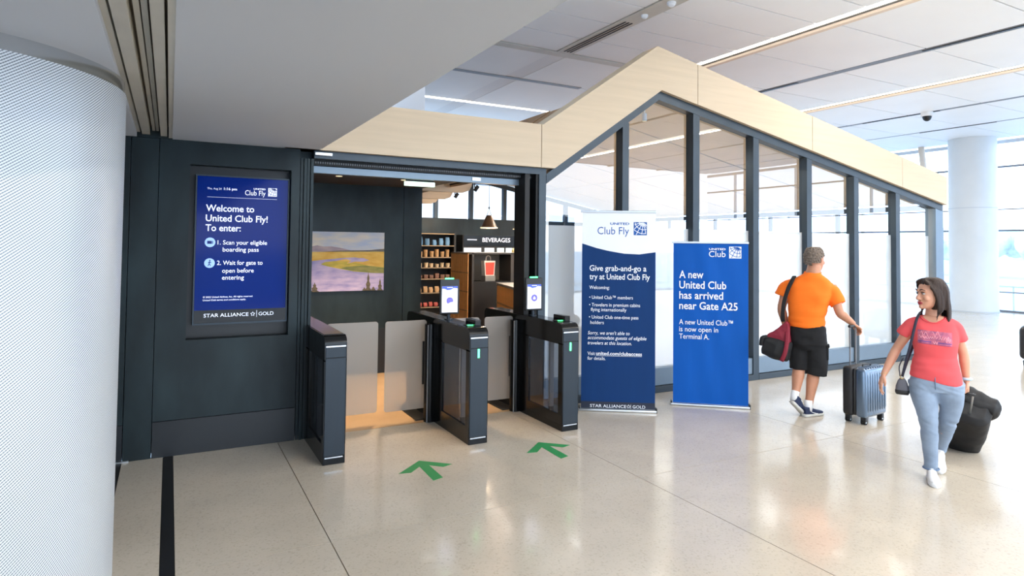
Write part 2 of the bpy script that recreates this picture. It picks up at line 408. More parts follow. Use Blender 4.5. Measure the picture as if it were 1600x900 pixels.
vo = [bm.verts.new((x, WY, z)) for x, z in O]; vi = [bm.verts.new((x, WY, z)) for x, z in I]; vb = [bm.verts.new((x, WY+.16, z)) for x, z in I]; ob = [bm.verts.new((x, WY+.16, z)) for x, z in O]
for k in range(4):
    j = (k+1) % 4; bm.faces.new((vo[k], vo[j], vi[j], vi[k])); bm.faces.new((vi[k], vi[j], vb[j], vb[k])); bm.faces.new((vo[j], vo[k], ob[k], ob[j])); bm.faces.new((ob[j], ob[k], vb[k], vb[j]))
obj('wall_panel', bm, 'dark_wall', wf)
bm = new(); box(bm, .135, .975, WY+.13, WY+.158, .95, 2.47); obj('recess_back', bm, 'black_plastic', wf)  # black colour stands in for the shade inside the recess
for a, b, d in ((1.05, 1.075, .0), (1.079, 1.105, -.012), (1.109, 1.135, 0), (1.139, 1.165, -.012)): wp('jamb_stile', a, b, 0, 2.58, 'dark_wall', WY+d)
bm = new(); box(bm, -9, -2.41, WY, WY+.3, 0, 2.66); struct('wall_left', bm, 'dark_wall')
bm = new(); box(bm, -.34, -.25, 6.055, 6.075, 0, .012); tag(obj('foot_plate', bm, 'alu'), 'small silver strip at the foot of the dark wall by the pillar', 'plate')

# header over the entrance and the rolling shutter in it
bm = new(); box(bm, 1.17, 3.70, WY, WY+.12, 2.59, 2.66)
hd = struct('trim_1', bm, 'steel_frame')
bm = new(); box(bm, 1.17, 3.61, WY+.16, WY+.24, 2.47, 2.535); 
sh = thing('rolling_shutter', 'rolled-up dark steel shutter with pale bottom bar above the entrance gates', 'shutter', (0, 0, 0)); obj('bottom_bar', bm, 'steel_light', sh)
bm = new(); box(bm, 1.17, 3.61, WY+.13, WY+.30, 2.54, 2.62); obj('shutter_roll', bm, 'black_gap', sh)
bm = new()
for k in range(110): box(bm, 1.18+k*.022, 1.192+k*.022, WY+.118, WY+.13, 2.556, 2.574)
c = obj('perforated_edge', bm, 'slot_grey', sh); c['kind'] = 'stuff'
bm = new(); box(bm, 3.44, 3.50, WY+.02, WY+.26, 0, 2.59); box(bm, 3.58, 3.61, WY+.02, WY+.26, 0, 2.59); box(bm, 3.50, 3.58, WY+.20, WY+.26, 0, 2.59)
obj('guide_rail', bm, 'black_gap', sh)
bm = new(); box(bm, 2.86, 2.96, WY+.15, WY+.16, 2.49, 2.525); obj('latch', bm, 'alu', sh)
bm = new(); box(bm, 1.17, 1.33, WY-.03, WY, 2.615, 2.645, .004); o = tag(obj('door_sensor', bm, 'alu'), 'small silver sensor bar under the soffit at the shutter end', 'sensor')
bm = new(); box(bm, 3.61, 3.70, WY, WY+.12, 0, 2.59); struct('trim_2', bm, 'steel_frame')

# ------------------------------------------------------------------ soffit, trough, pillar
bm = new(); box(bm, .0, 1.21, -9, WY+.001, 2.662, 5.3); box(bm, -9, -.26, -9, WY+.30, 2.662, 5.3); box(bm, -.27, .01, -9, WY+.30, 2.80, 5.3)
box(bm, .0, 1.21, WY, WY+.30, 2.662, 5.3)
soff = struct('ceiling_soffit', bm, 'soffit')
for a, b, z, m in ((-.26, -.235, 2.70, 'cream_trim'), (-.235, -.222, 2.76, 'cream_dark'), (-.222, -.165, 2.685, 'cream_trim'), (-.165, -.150, 2.76, 'cream_dark'), (-.150, -.128, 2.72, 'cream_trim'),
                   (-.128, -.122, 2.77, 'black_gap'), (-.122, -.100, 2.72, 'cream_trim'), (-.100, -.088, 2.77, 'cream_dark'), (-.088, -.040, 2.68, 'cream_trim'), (-.040, -.028, 2.76, 'cream_dark'), (-.028, .0, 2.668, 'cream_trim')):
    bm = new(); box(bm, a, b, -9, WY-.002, z, 2.81); obj('expansion_joint_rib', bm, m, soff)

bm = new(); uvl = bm.loops.layers.uv.new('UVMap'); n = 96; rad = .862; cx, cy = -1.09, 4.05; rows = [0, 2.59]
ring = [[bm.verts.new((math.cos(2*math.pi*i/n)*rad, math.sin(2*math.pi*i/n)*rad, z)) for i in range(n)] for z in rows]
for i in range(n):
    f = bm.faces.new((ring[0][i], ring[0][(i+1) % n], ring[1][(i+1) % n], ring[1][i]))
    for l, (a, z) in zip(f.loops, ((i, 0), (i+1, 0), (i+1, 2.59), (i, 2.59))): l[uvl].uv = (a*2*math.pi*rad/n, z)
pil = thing('patterned_pillar', 'big round pillar clad in diagonally patterned pale steel under the soffit', 'pillar', (cx, cy, 0))
obj('cladding', bm, 'pillar_steel', pil, smooth=True)
bm = new(); cyl(bm, (0, 0, 2.59), (0, 0, 2.662), .852, n=96); obj('top_collar', bm, 'chrome', pil, smooth=True, label='polished steel collar')

# ------------------------------------------------------------------ main ceiling
bm = new(); box(bm, 1.0, 21.5, -9, 26, HC+.04, HC+.3); ceil = struct('ceiling', bm, 'ceiling_grid')
XL = [1.2, 3.5, 5.87, 8.47, 10.95, 13.45, 16.0, 18.6, 21.45]
def cpanel(x0, x1, y0, y1):
    bm = new(); box(bm, x0+.012, x1-.012, y0+.012, y1-.012, HC, HC+.05); obj('ceiling_panel', bm, 'ceiling_panel', ceil)
for i in range(len(XL)-1):
    x0, x1 = XL[i], XL[i+1]; x0 += {5.87: .16, 8.47: .17, 10.95: .09, 13.45: .17, 16.0: .07, 18.6: .04}.get(x0, 0); x1 -= {5.87: .16, 8.47: .17, 10.95: .09, 13.45: .17, 16.0: .07, 18.6: .04}.get(x1, 0)
    if i < 3: yl = [9.08-.76*k for k in range(24)][::-1]+[11.0, 13.35]+[13.35+2.2*k for k in range(1, 6)]
    else: yl = [-8.5+1.6*k for k in range(22)]
    for a, b in zip(yl, yl[1:]):
        if a == 9.08: a = 9.3
        cpanel(x0, x1, a, b)
def cstrip(x, w, m, z0=HC+.01, y0=-9, y1=26, name='ceiling_strip'):
    bm = new(); box(bm, x-w, x+w, y0, y1, z0, HC+.05); return obj(name, bm, m, ceil)
cstrip(5.87, .15, 'cream_trim', HC-.01, -9, 9.2); cstrip(5.87, .17, 'white_paint', HC+.004, 9.2, 26)
bm = new()
for dx in (-.06, 0, .06): box(bm, 5.87+dx-.012, 5.87+dx+.012, 7.35, 9.0, HC-.016, HC)
obj('slot_diffuser', bm, 'black_gap', ceil)
bm = new(); box(bm, 3.5, 8.3, 9.09, 9.29, HC-.012, HC+.05); obj('ceiling_strip', bm, 'cream_trim', ceil)
bm = new(); box(bm, 4.6, 7.5, 10.93, 11.07, HC-.006, HC+.05); obj('slot_diffuser', bm, 'slot_grey', ceil)
bm = new(); box(bm, 4.2, 8.3, 13.3, 13.4, HC-.012, HC+.05); obj('light_strip', bm, 'light_strip', ceil)
for x in (8.47, 13.45):
    bm = new(); box(bm, x-.165, x-.075, -9, 26, HC-.003, HC+.02); obj('light_strip', bm, 'light_strip', ceil)
    bm = new(); box(bm, x+.075, x+.165, -9, 26, HC-.02, HC+.02); obj('cove_side', bm, 'warm_cove', ceil)
for x, w in ((10.95, .08), (16.0, .06), (18.6, .03)):
    cstrip(x, w, 'slot_grey', HC+.0)
    bm = new(); box(bm, x-w*.4, x+w*.4, -3, 6, HC-.012, HC); box(bm, x-w*.4, x+w*.4, 8.4, 10.3, HC-.012, HC); obj('slot_diffuser', bm, 'black_plastic', ceil)
for y, r, m in ((5.95, .075, 'chrome'), (6.45, .05, 'white_paint'), (7.0, .04, 'white_paint')):
    t = thing('ceiling_fitting', {5.95: 'clear-domed sprinkler fitting on the ceiling strip, nearest the image top', 6.45: 'small white detector between the domed fitting and the last detector', 7.0: 'smallest white detector next to the slot diffuser'}[y], 'detector', (5.87, y, HC-.01))
    bm = new(); cyl(bm, (0, 0, -.03), (0, 0, 0), r*1.2, n=24); obj('base', bm, 'white_paint', t, smooth=True)
    bm = new(); sph(bm, (0, 0, -.03), r, r, r*.7); obj('dome', bm, m, t, smooth='all')
t = thing('dome_camera', 'small dark dome camera hanging under the far ceiling strip', 'camera', (15.95, 8.66, HC)); bm = new(); cyl(bm, (0, 0, -.10), (0, 0, 0), .13, n=24); obj('housing', bm, 'white_paint', t, smooth=True)
bm = new(); sph(bm, (0, 0, -.10), .10, .10, .12); obj('dome', bm, 'black_plastic', t, smooth='all')
# white bulkhead behind the soffit, over the entrance
bm = new(); box(bm, .5, 3.33, 9.0, 9.3, 2.9, 5.14); struct('wall_bulkhead', bm, 'white_paint')
bm = new(); box(bm, 3.1, 3.32, 9.3, 26, 3.0, 5.14); struct('wall_upper_blocker', bm, 'white_paint')  # unseen wall added to block open sky light above the roof
bm = new(); box(bm, 3.1, 21.7, 26.0, 26.2, 4.5, 5.3); struct('wall_far_blocker', bm, 'white_paint')  # upper strip added to keep high sky light off the far ceiling

# ------------------------------------------------------------------ gabled glass house front
AP = (5.33, 3.74); SR = -.1855; SL = .70
def zb(x): return AP[1]+(x-AP[0])*(SR if x > AP[0] else SL)          # underside of timber fascia
def zt(x): return 3.14 if x <= 3.62 else (4.28+(x-5.26)*.695 if x < 5.26 else 4.28+(x-5.26)*-.194)
fas = thing('timber_fascia', 'pale maple fascia boards following the gable over the glass front', 'fascia', (0, 0, 0))
def fpanel(pts): 
    bm = new(); prism(bm, pts, 'y', WY-.06, WY+.22); obj('fascia_board', bm, 'maple', fas)
gp = .004
fpanel([(.9, 2.662), (3.60-gp, 2.662), (3.60-gp, 3.14), (.9, 3.14)])
fpanel([(3.60+gp, 2.662), (3.775, 2.662), AP, (5.93-gp, zb(5.93)), (5.93-gp, zt(5.93)), (5.26, 4.28), (3.62, 3.14), (3.60+gp, 3.14)])
for a, b in ((5.93, 8.17), (8.17, 10.38), (10.38, 11.67)):
    fpanel([(a+gp, zb(a)), (b-gp, zb(b)), (b-gp, zt(b)), (a+gp, zt(a))])
# roof (boards behind the fascia)
YB = 14.4
roofo = struct('roof', prism(new(), [(3.66, 2.70), (5.33, 3.86), (11.67, 2.69), (11.67, 2.73), (5.33, 3.90), (3.66, 2.74)], 'y', WY+.22, YB+.1), 'maple_edge')
for k in range(7):
    y0 = WY+.23+k*1.18; bm = new(); prism(bm, [(3.64, 2.74+.012*k), (5.34, 3.91+.012*k), (5.34, 3.94+.012*k), (3.64, 2.77+.012*k)], 'y', y0, y0+1.16); obj('roof_board', bm, 'maple_edge', roofo)
# inner timber ceiling panels
inner = struct('ceiling_interior', prism(new(), [(3.75, 2.70), (5.33, 3.80), (11.6, 2.64), (11.6, 2.68), (5.33, 3.85), (3.75, 2.75)], 'y', WY+.22, YB), 'black_gap')
for k in range(6):
    y0 = WY+.26+k*1.36
    for (x0, z0, x1, z1) in ((3.76, 2.67, 5.32, 3.76), (5.34, 3.76, 8.4, 3.19), (8.42, 3.185, 11.58, 2.60)):
        bm = new(); prism(bm, [(x0, z0), (x1, z1), (x1, z1+.03), (x0, z0+.03)], 'y', y0, y0+1.32); obj('ceiling_board', bm, 'maple', inner)

# curtain wall: posts, head members, sill, panes
cw = thing('glazed_front', 'dark steel framed glass wall with a frosted lower band under the timber gable', 'glass wall', (0, 0, 0))
posts = [3.655, 4.82, 5.965, 7.07, 8.18, 9.275, 10.35]
def head(xa, xb, t=.11):
    s = SR if xb > AP[0] else SL
    bm = new(); prism(bm, [(xa, zb(xa)-t), (xb, zb(xb)-t), (xb, zb(xb)), (xa, zb(xa))], 'y', WY-.005, WY+.12); obj('head_member', bm, 'steel_frame', cw)
head(3.70, AP[0]); head(AP[0], 11.62)
for x in posts[1:]:
    w = .048 if x < 5 else .055; bm = new(); box(bm, x-w, x+w, WY, WY+.13, 0, zb(x)-.09); obj('post', bm, 'steel_frame', cw)
bm = new(); box(bm, 11.43, 11.66, WY, WY+.18, 0, zb(11.66)); obj('corner_post', bm, 'steel_light', cw)
px = posts+[11.40]
FZ = 2.03
for a, b in zip(px, px[1:]):
    a0 = a+.05; b0 = b-.05
    bm = new(); box(bm, a0, b0, WY+.015, WY+.12, .085, .30, .004, 1); obj('sill_panel', bm, 'steel_light', cw)
    bm = new(); box(bm, a0, b0, WY-.005, WY+.13, .0, .08, .004, 1); obj('plinth', bm, 'steel_frame', cw)
    bm = new(); box(bm, a0-.01, b0+.01, WY+.085, WY+.097, .30, FZ); obj('frosted_pane', bm, 'glass_film', cw)
    pts = [(a0-.01, FZ), (b0+.01, FZ), (b0+.01, zb(b0)-.1)]
    if a < AP[0] < b: pts.append((AP[0], AP[1]-.1))
    pts.append((a0-.01, zb(a0)-.1)); bm = new(); prism(bm, pts, 'y', WY+.085, WY+.097); obj('clear_pane', bm, 'glass_clear', cw)

# end wall (x = 11.6) and far wall (y = 14.3) of the glass house
bm = new(); box(bm, 11.55, 11.62, WY+.2, YB, 0, .3); box(bm, 11.55, 11.62, WY+.2, YB, 2.48, 2.57); ew = struct('wall_end', bm, 'steel_frame')
for k in range(5):
    y = WY+1.9+k*1.6
    bm = new(); box(bm, 11.55, 11.62, y-.03, y+.03, .3, 2.48); obj('post', bm, 'steel_frame', ew)
bm = new(); box(bm, 11.575, 11.585, WY+.2, YB, .3, 2.48); obj('pane', bm, 'glass_facade', ew)
bm = new(); box(bm, 3.2, 11.6, 14.3, YB, 0, 2.43); wb = struct('wall_back', bm, 'dark_wall')
for x in [5.62-2.84, 5.62-1.9, 5.62-.95]+[5.62+.93*k for k in range(0, 7)]:
    if x < 3.9: continue
    bm = new(); box(bm, x-.045, x+.045, 14.28, YB, 2.43, min(zb(x)-.02, 3.8)); obj('clerestory_post', bm, 'steel_frame', wb)
bm = new(); prism(bm, [(3.9, 2.43), (11.6, 2.43), (11.6, zb(11.6)-.1), (5.33, 3.66), (3.9, 2.66)], 'y', 14.34, 14.35); obj('clerestory_pane', bm, 'glass_tinted', wb)
bm = new(); prism(bm, [(5.33, 3.60), (11.58, 2.44), (11.58, 2.54), (5.33, 3.72)], 'y', 14.26, 14.30); obj('clerestory_head', bm, 'steel_frame', wb)

# entrance vestibule: painted wall, side wall, bulkhead ceiling
bm = new(); box(bm, 1.17, 2.925, 8.70, 8.85, 0, 2.62); vw = struct('wall_vestibule', bm, 'dark_wall')
bm = new(); box(bm, 2.932, 3.2, 8.695, 8.85, 0, 2.62); obj('wall_panel', bm, 'dark_wall', vw)
bm = new(); box(bm, 1.60, 2.925, 8.697, 8.70, .0, .62); obj('wall_panel', bm, 'dark_wall_kick', vw)
bm = new(); box(bm, 3.05, 3.2, 8.85, 14.3, 0, 3.0); struct('wall_side', bm, 'dark_wall')
bm = new(); box(bm, 1.0, 1.17, WY+.13, 8.85, 0, 2.66); struct('wall_right', bm, 'dark_wall')
bm = new(); box(bm, 1.1, 3.2, WY+.32, 8.9, 2.60, 2.9); struct('ceiling_vestibule', bm, 'kiosk_dark')
for i, (x, y) in enumerate(((1.75, 7.6), (2.55, 7.6), (2.2, 6.8))):
    t = thing('recessed_downlight', ['small recessed downlight by the painting wall, left of three', 'small recessed downlight nearest the wall edge', 'small recessed downlight just behind the shutter'][i], 'lamp', (x, y, 2.60))
    bm = new(); cyl(bm, (0, 0, -.008), (0, 0, 0), .05, n=20); obj('trim_ring', bm, 'chrome', t, smooth=True)
    bm = new(); cyl(bm, (0, 0, -.011), (0, 0, -.008), .036, n=20); obj('lens', bm, 'pendant_rim', t)
    l = bpy.data.lights.new('downlight_lamp', 'SPOT'); l.energy = 95; l.color = (1, .72, .45); l.spot_size = R(95); l.spot_blend = .6; l.shadow_soft_size = .04
    o = bpy.data.objects.new('downlight_lamp', l); COL.objects.link(o); o.location = (x, y, 2.58)

# ------------------------------------------------------------------ far facade (x = 21.3) and outside
FX = 21.64
fc = thing('facade_glazing', 'tall white glazed facade with thin rails behind the round white column', 'glass facade', (FX, 0, 0))
for z, h, m in ((0, .05, 'slot_grey'), (.56, .03, 'slot_grey'), (2.36, .05, 'slot_grey'), (3.0, .03, 'slot_grey'), (4.25, .05, 'slot_grey'), (4.97, .1, 'ceiling_grid')):
    bm = new(); box(bm, -.05, .05, -9, 26, z, z+h); obj('transom', bm, m, fc)
for k in range(12):
    y = -7.4+3.05*k; bm = new(); box(bm, -.05, .05, y-.03, y+.03, 0, 5.06); obj('mullion', bm, 'white_paint', fc)
for k in range(5):
    y = 11.5+3.2*k; bm = new(); tube(bm, [(-.35, y-.12, 0), (-.35, y, 2.6), (-.35, y+.25, 5.1)], .09, 12, 3); obj('raking_strut', bm, 'warm_cove', fc, smooth='all')
bm = new(); box(bm, -.01, .01, -9, 26, .05, 5.0); obj('pane', bm, 'glass_facade', fc)
bm = new(); cyl(bm, (20.98, 10.12, 0), (20.98, 10.12, 5.15), .60, n=48)
cl = tag(obj('round_column', bm, 'concrete_white', smooth=True), 'smooth white round column standing before the far bright glazing', 'column')
bm = new(); cyl(bm, (20.98, 10.12, 3.02), (20.98, 10.12, 3.045), .605, n=48); cyl(bm, (20.98, 10.12, .0), (20.98, 10.12, .04), .612, n=48); obj('joint_ring', bm, 'far_grey', cl, smooth=True)
bm = new(); box(bm, 21.9, 320, -160, 200, -.6, -.4); struct('ground_exterior', bm, 'tarmac')
bm = new(); box(bm, -80, 21.5, 26.5, 200, -.6, -.4); struct('ground_apron', bm, 'tarmac')
bm = new(); box(bm, -80, 1.05, 6.5, 26.5, -.6, -.4); box(bm, 1.05, 10.35, 14.62, 26.5, -.6, -.4); struct('ground_terrace', bm, 'tarmac')
bm = new(); box(bm, -160, 320, -200, -9.02, -.8, -.62); struct('ground_forecourt', bm, 'tarmac')
for i, (x, y, s) in enumerate(((60, 27.5, 1.5), (60, 33, 1.2), (58, 22.3, 1.4), (60, 14.5, 1.3), (66, 36.5, 1.6))):
    bm = new(); rr = random.Random(i)
    for k in range(14): sph(bm, (rr.uniform(-1.4, 1.4)*s, rr.uniform(-1.4, 1.4)*s, rr.uniform(1.2, 2.6)*s), rr.uniform(.5, .9)*s, n=10)
    t = thing('tree', ['pale green tree outside, left of the column', 'pale green tree outside behind the woman', 'pale green tree outside, just right of the column', 'pale green tree outside at the right edge', 'pale green tree outside, half behind the glass corner post'][i], 'tree', (x, y, -.4))
    obj('crown', bm, 'far_green', t, smooth='all'); bm = new(); cyl(bm, (0, 0, 0), (0, 0, 1.6*s), .15*s, n=10); obj('trunk', bm, 'far_grey', t)
bm = new(); box(bm, 0, 10, -30, 30, 0, 2.2); t = thing('apron_building', 'low pale building far beyond the facade glass', 'building', (110, 45, -.4)); obj('wall', bm, 'far_white', t)
for k in range(12):
    bm = new(); box(bm, -.1, .05, -28+k*4.8, -26+k*4.8, .8, 1.6); obj('window', bm, 'far_grey', t)
bm = new()
for k in range(16): box(bm, -.02, .02, -14+k*2.4, -13.96+k*2.4, 0, 1.0)
t = thing('outside_railing', 'pale railing on the terrace just outside the facade', 'railing', (24, 10, -.4)); obj('posts', bm, 'far_grey', t)
bm = new(); box(bm, -.03, .03, -14, 22, 1.0, 1.05); obj('handrail', bm, 'far_grey', t)

# ------------------------------------------------------------------ information display in the wall
d = thing('information_display', 'tall blue welcome screen set in the dark wall recess', 'screen', (.575, WY+.06, 1.08))
X = lambda v: v-.575
Z = lambda v: v-1.08
bm = new(); box(bm, -.39, .39, 0, .075, -.005, 1.305, .004); obj('housing', bm, 'black_plastic', d)
bm = new(); box(bm, -.375, .375, -.003, .0, .012, 1.29); obj('screen', bm, 'display_blue', d)
bm = new(); box(bm, -.375, .375, -.004, -.003, .012, .122); obj('footer_band', bm, 'display_black', d)
bm = new(); box(bm, -.388, .388, -.008, 0, -.004, .010); box(bm, -.388, .388, -.008, 0, 1.292, 1.304); box(bm, -.388, -.377, -.008, 0, .01, 1.292); box(bm, .377, .388, -.008, 0, .01, 1.292); obj('bezel', bm, 'steel_frame', d)
def dt(s, x0, x1, z, cap, bold=0., m='display_text', **k): txt(d, s, X(x0), X(x1), Z(z), cap, -.0045, m, bold, **k)
dt('Thu, Aug 24', .278, .392, 2.257, .016); dt('1:16 pm', .411, .517, 2.257, .021, .02)
dt('UNITED', .655, .756, 2.272, .013, .03); dt('Club Fly', .584, .756, 2.219, .044, .0); globe(d, X(.779), Z(2.217), .075, -.0045, 'display_text', 'display_blue')
bm = new(); box(bm, X(.28), X(.856), -.0045, -.0035, Z(2.189), Z(2.191)); obj('rule', bm, 'display_text', d)
dt('Welcome to', .272, .664, 2.066, .056, .014); dt('United Club Fly!', .272, .780, 1.978, .056, .014); dt('To enter:', .272, .556, 1.893, .056, .014)
dt('1. Scan your eligible', .371, .779, 1.775, .037, .006); dt('boarding pass', .413, .710, 1.713, .037, .006)
dt('2. Wait for gate to', .370, .745, 1.596, .037, .006); dt('open before', .413, .672, 1.527, .037, .006); dt('entering', .413, .592, 1.466, .037, .006)
dt('\u00a9 2022 United Airlines, Inc. All rights reserved.', .266, .670, 1.309, .0135, .012); dt('United Club terms and conditions apply.', .266, .612, 1.283, .0135, .012)
dt('STAR ALLIANCE', .275, .637, 1.141, .030, .004); star(d, X(.672), Z(1.156), .021, -.0045, 'display_text'); dt('GOLD', .721, .848, 1.141, .030, .002)
bm = new(); box(bm, X(.7035), X(.7065), -.0045, -.0035, Z(1.128), Z(1.188)); obj('rule', bm, 'display_text', d)
for zc in (1.793, 1.612):
    bm = new(); cyl(bm, (X(.311), -.003, Z(zc)), (X(.311), -.0045, Z(zc)), .042, n=32); obj('icon', bm, 'display_icon', d)
bm = new(); box(bm, X(.288), X(.325), -.0055, -.0045, Z(1.780), Z(1.806)); box(bm, X(.328), X(.334), -.0055, -.0045, Z(1.780), Z(1.806)); obj('ticket_symbol', bm, 'display_blue', d)
bm = new(); y_ = -.005
cyl(bm, (X(.313), -.0055, Z(1.635)), (X(.313), -.0045, Z(1.635)), .006, n=12)
for p, q in (((.313, 1.627), (.309, 1.605)), ((.309, 1.607), (.298, 1.587)), ((.309, 1.607), (.320, 1.588)), ((.312, 1.624), (.300, 1.612)), ((.312, 1.624), (.324, 1.614))):
    a, b = Vector((X(p[0]), y_, Z(p[1]))), Vector((X(q[0]), y_, Z(q[1]))); cyl(bm, a, b, .0028, n=6)
obj('walking_symbol', bm, 'display_blue', d)

# ------------------------------------------------------------------ painting
pt = thing('landscape_painting', 'frameless painting of a winding river through golden fields on the vestibule wall', 'painting', (1.60, 8.685, 1.15))
bm = new(); box(bm, 0, 1.04, -.02, .012, 0, .80); obj('canvas', bm, 'item_cream', pt)
for nm, a, b, sc in (('paint_sky', (236, 226, 208), (168, 190, 220), 3), ('paint_hill', (150, 140, 160), (190, 170, 170), 6), ('paint_ridge', (96, 92, 96), (130, 120, 100), 8), ('paint_field', (226, 172, 60), (240, 206, 110), 5), ('paint_river', (150, 145, 200), (206, 190, 216), 5),
                     ('paint_bank', (176, 168, 60), (226, 196, 80), 6), ('paint_green', (116, 128, 62), (160, 152, 84), 8), ('paint_tree', (66, 64, 60), (120, 104, 70), 30)):
    mat(nm, a, .6, noise_amt=.05, nscale=sc, stretch=(1, 1, 3.5), rgb2=b)
def paint(name, m, pts, lay):
    bm = new(); polyxz(bm, [(u*1.04, v*.80) for u, v in pts], -.0205-.0005*lay); obj(name, bm, m, pt)
paint('painted_sky', 'paint_sky', [(0, .66), (1, .66), (1, 1), (0, 1)], 0)
paint('painted_mountains', 'paint_hill', [(0, .64), (0, .73), (.12, .77), (.2, .75), (.3, .755), (.42, .73), (.55, .69), (.55, .64)], 1)
paint('painted_ridge', 'paint_ridge', [(0, .645), (.2, .665), (.4, .685), (.6, .69), (.8, .695), (1, .72), (1, .64), (0, .64)], 2)
paint('painted_field', 'paint_field', [(0, .50), (0, .66), (.5, .665), (1, .67), (1, .40), (.6, .42)], 3)
paint('painted_river', 'paint_river', [(0, 0), (1, 0), (1, .30), (.85, .30), (.6, .33), (.36, .39), (.2, .44), (.25, .48), (.45, .535), (.65, .56), (.78, .54), (.6, .57), (.4, .555), (.2, .53), (0, .50)], 4)
paint('painted_bank', 'paint_bank', [(.17, .455), (.22, .49), (.35, .51), (.52, .50), (.5, .46), (.62, .48), (.8, .42), (1, .40), (1, .30), (.85, .30), (.6, .33), (.36, .39), (.24, .425)], 5)
paint('painted_green_bank', 'paint_green', [(.5, .41), (.75, .43), (1, .39), (1, .295), (.85, .30), (.62, .335), (.42, .385)], 6)
paint('painted_bend', 'paint_river', [(.52, .475), (.62, .50), (.72, .495), (.8, .52), (.72, .56), (.6, .56), (.5, .54), (.56, .51)], 6)
for cx_, b_, h_, w_ in ((.79, 0, .33, .045), (.95, 0, .22, .04), (.03, 0, .23, .05), (.10, 0, .16, .06), (.86, 0, .07, .05), (.74, 0, .06, .04)):
    pts = []; nst = 6
    for i in range(nst): pts += [(cx_-w_*(1-i/nst)*(1 if i % 2 == 0 else .55), b_+h_*i/nst)]
    pts += [(cx_, b_+h_)]
    for i in range(nst-1, -1, -1): pts += [(cx_+w_*(1-i/nst)*(1 if i % 2 == 0 else .55), b_+h_*i/nst)]
    pts = [(min(max(u, 0), 1), v) for u, v in pts]; paint('painted_tree', 'paint_tree', pts, 8)
# ------------------------------------------------------------------ speed gates
def round_profile(L, H, r, n=7):
    pts = [(0, 0), (0, H-r)]
    for i in range(1, n+1): a = math.pi/2*i/n; pts.append((r-math.cos(a)*r, H-r+math.sin(a)*r))
    for i in range(n+1): a = math.pi/2*i/n; pts.append((L-r+math.sin(a)*r, H-r+math.cos(a)*r))
    return pts+[(L, 0)]
def gate(x0, w, y0, L, label, wings_left, wings_right, slim=False):
    t = thing('speed_gate', label, 'turnstile', (x0, y0, 0), 0, None); H = 1.04; r = .07
    hz0, hz1 = .165, .835
    # top casing (rounded both ends), feet
    prof = round_profile(L, H, r)
    top = [(y, z) for y, z in prof if z > hz1-.001]; top = [(0, hz1)]+top+[(L, hz1)]
    bm = new(); prism(bm, top, 'x', .0, w); obj('top_casing', bm, 'gate_black', t, smooth=True)
    bm = new(); box(bm, .0, w, .0, L, .0, .16, .004); obj('base_beam', bm, 'gate_black', t)
    for a, b in ((.0, .075), (L*.38, L*.38+.30), (L-.075, L)):
        bm = new(); box(bm, .0 if a else .0, w, a, b, .155, hz1+.01); obj('upright', bm, 'gate_black', t)
    for a, b in ((.075, L*.38), (L*.38+.30, L-.075)):
        for xx in (.012, w-.02):
            bm = new(); box(bm, xx, xx+.008, a-.005, b+.005, .155, hz1+.005); obj('side_glass', bm, 'glass_smoke', t)
        bm = new(); box(bm, w*.38, w*.62, (a+b)/2-.03, (a+b)/2+.0, .155, hz1); obj('inner_post', bm, 'slot_grey', t)
    # front face plate
    bm = new(); box(bm, .008, w-.008, -.006, .002, .07, .86, .002, 1); obj('front_plate', bm, 'gate_metal', t)
    bm = new(); box(bm, .008, w-.008, -.006, .002, .865, .945, .002, 1); obj('front_plate', bm, 'gate_metal', t)
    bm = new(); box(bm, .008, w-.008, -.008, .002, .948, .962, .002, 1); obj('trim_line', bm, 'chrome', t)
    bm = new(); box(bm, .012, w-.02, -.009, .002, .052, .064, .002, 1); obj('trim_line', bm, 'chrome', t)
    bm = new(); box(bm, .012, w-.012, .10, L-.10, H-.001, H+.003); obj('top_glass', bm, 'gate_black', t)
    if not slim:
        bm = new(); box(bm, w*.42, w*.52, -.0095, -.005, .775, .855, .003); obj('status_light', bm, 'green_led', t)
        bm = new(); box(bm, w*.62, w*.95, .14, .36, H, H+.055, .006); obj('scanner', bm, 'gate_black', t)
        bm = new(); box(bm, w*.25, w*.60, .16, .26, H+.002, H+.008); sc = obj('scanner_window', bm, 'black_plastic', t)
        bm = new(); box(bm, w*.30, w*.60, .17, .185, H+.008, H+.011); obj('scanner_light', bm, 'green_led', t)
        # bulging hinge post toward the lane at the left
        bm = new(); cyl(bm, (-.03, .90, .0), (-.03, .90, .985), .058, n=24); box(bm, -.03, .02, .845, .955, 0, .985); obj('hinge_post', bm, 'gate_black', t, smooth=True)
        bm = new(); cyl(bm, (-.075, .845, .0), (-.075, .845, .98), .007, n=10); obj('post_edge', bm, 'slot_grey', t)
        bm = new(); box(bm, -.15, .0, .96, 1.66, 0, .012, .003); obj('dark_floor_sheet', bm, 'black_plastic', t)  # flat dark sheet on the floor along the rear half
    for side, xa, xb in wings_left+wings_right:
        bm = new(); H1, H0, rr = 1.015, .115, .025
        pts = []
        for (cx_, cz_, a0) in ((xb-rr, H0+rr, -90), (xb-rr, H1-rr, 0), (xa+rr, H1-rr, 90), (xa+rr, H0+rr, 180)):
            for k in range(5): a = R(a0+k*22.5); pts.append((cx_+math.cos(a)*rr-x0, cz_+math.sin(a)*rr))
        prism(bm, pts, 'y', .985, .997); wing = obj('wing_panel', bm, 'glass_frosted', t, label='frosted glass wing')
        bm = new(); xc = (xb-x0) if side == 'L' else (xa-x0)
        for yy in (.972, .998): box(bm, xc-.045, xc+.03, yy, yy+.012, .36, .80, .003)
        obj('clamp', bm, 'black_plastic', wing)
    return t
gate(1.13, .18, 5.28, 1.66, 'leftmost low black gate housing next to the dark wall', [('R', 1.36, 1.862)], [], slim=True)
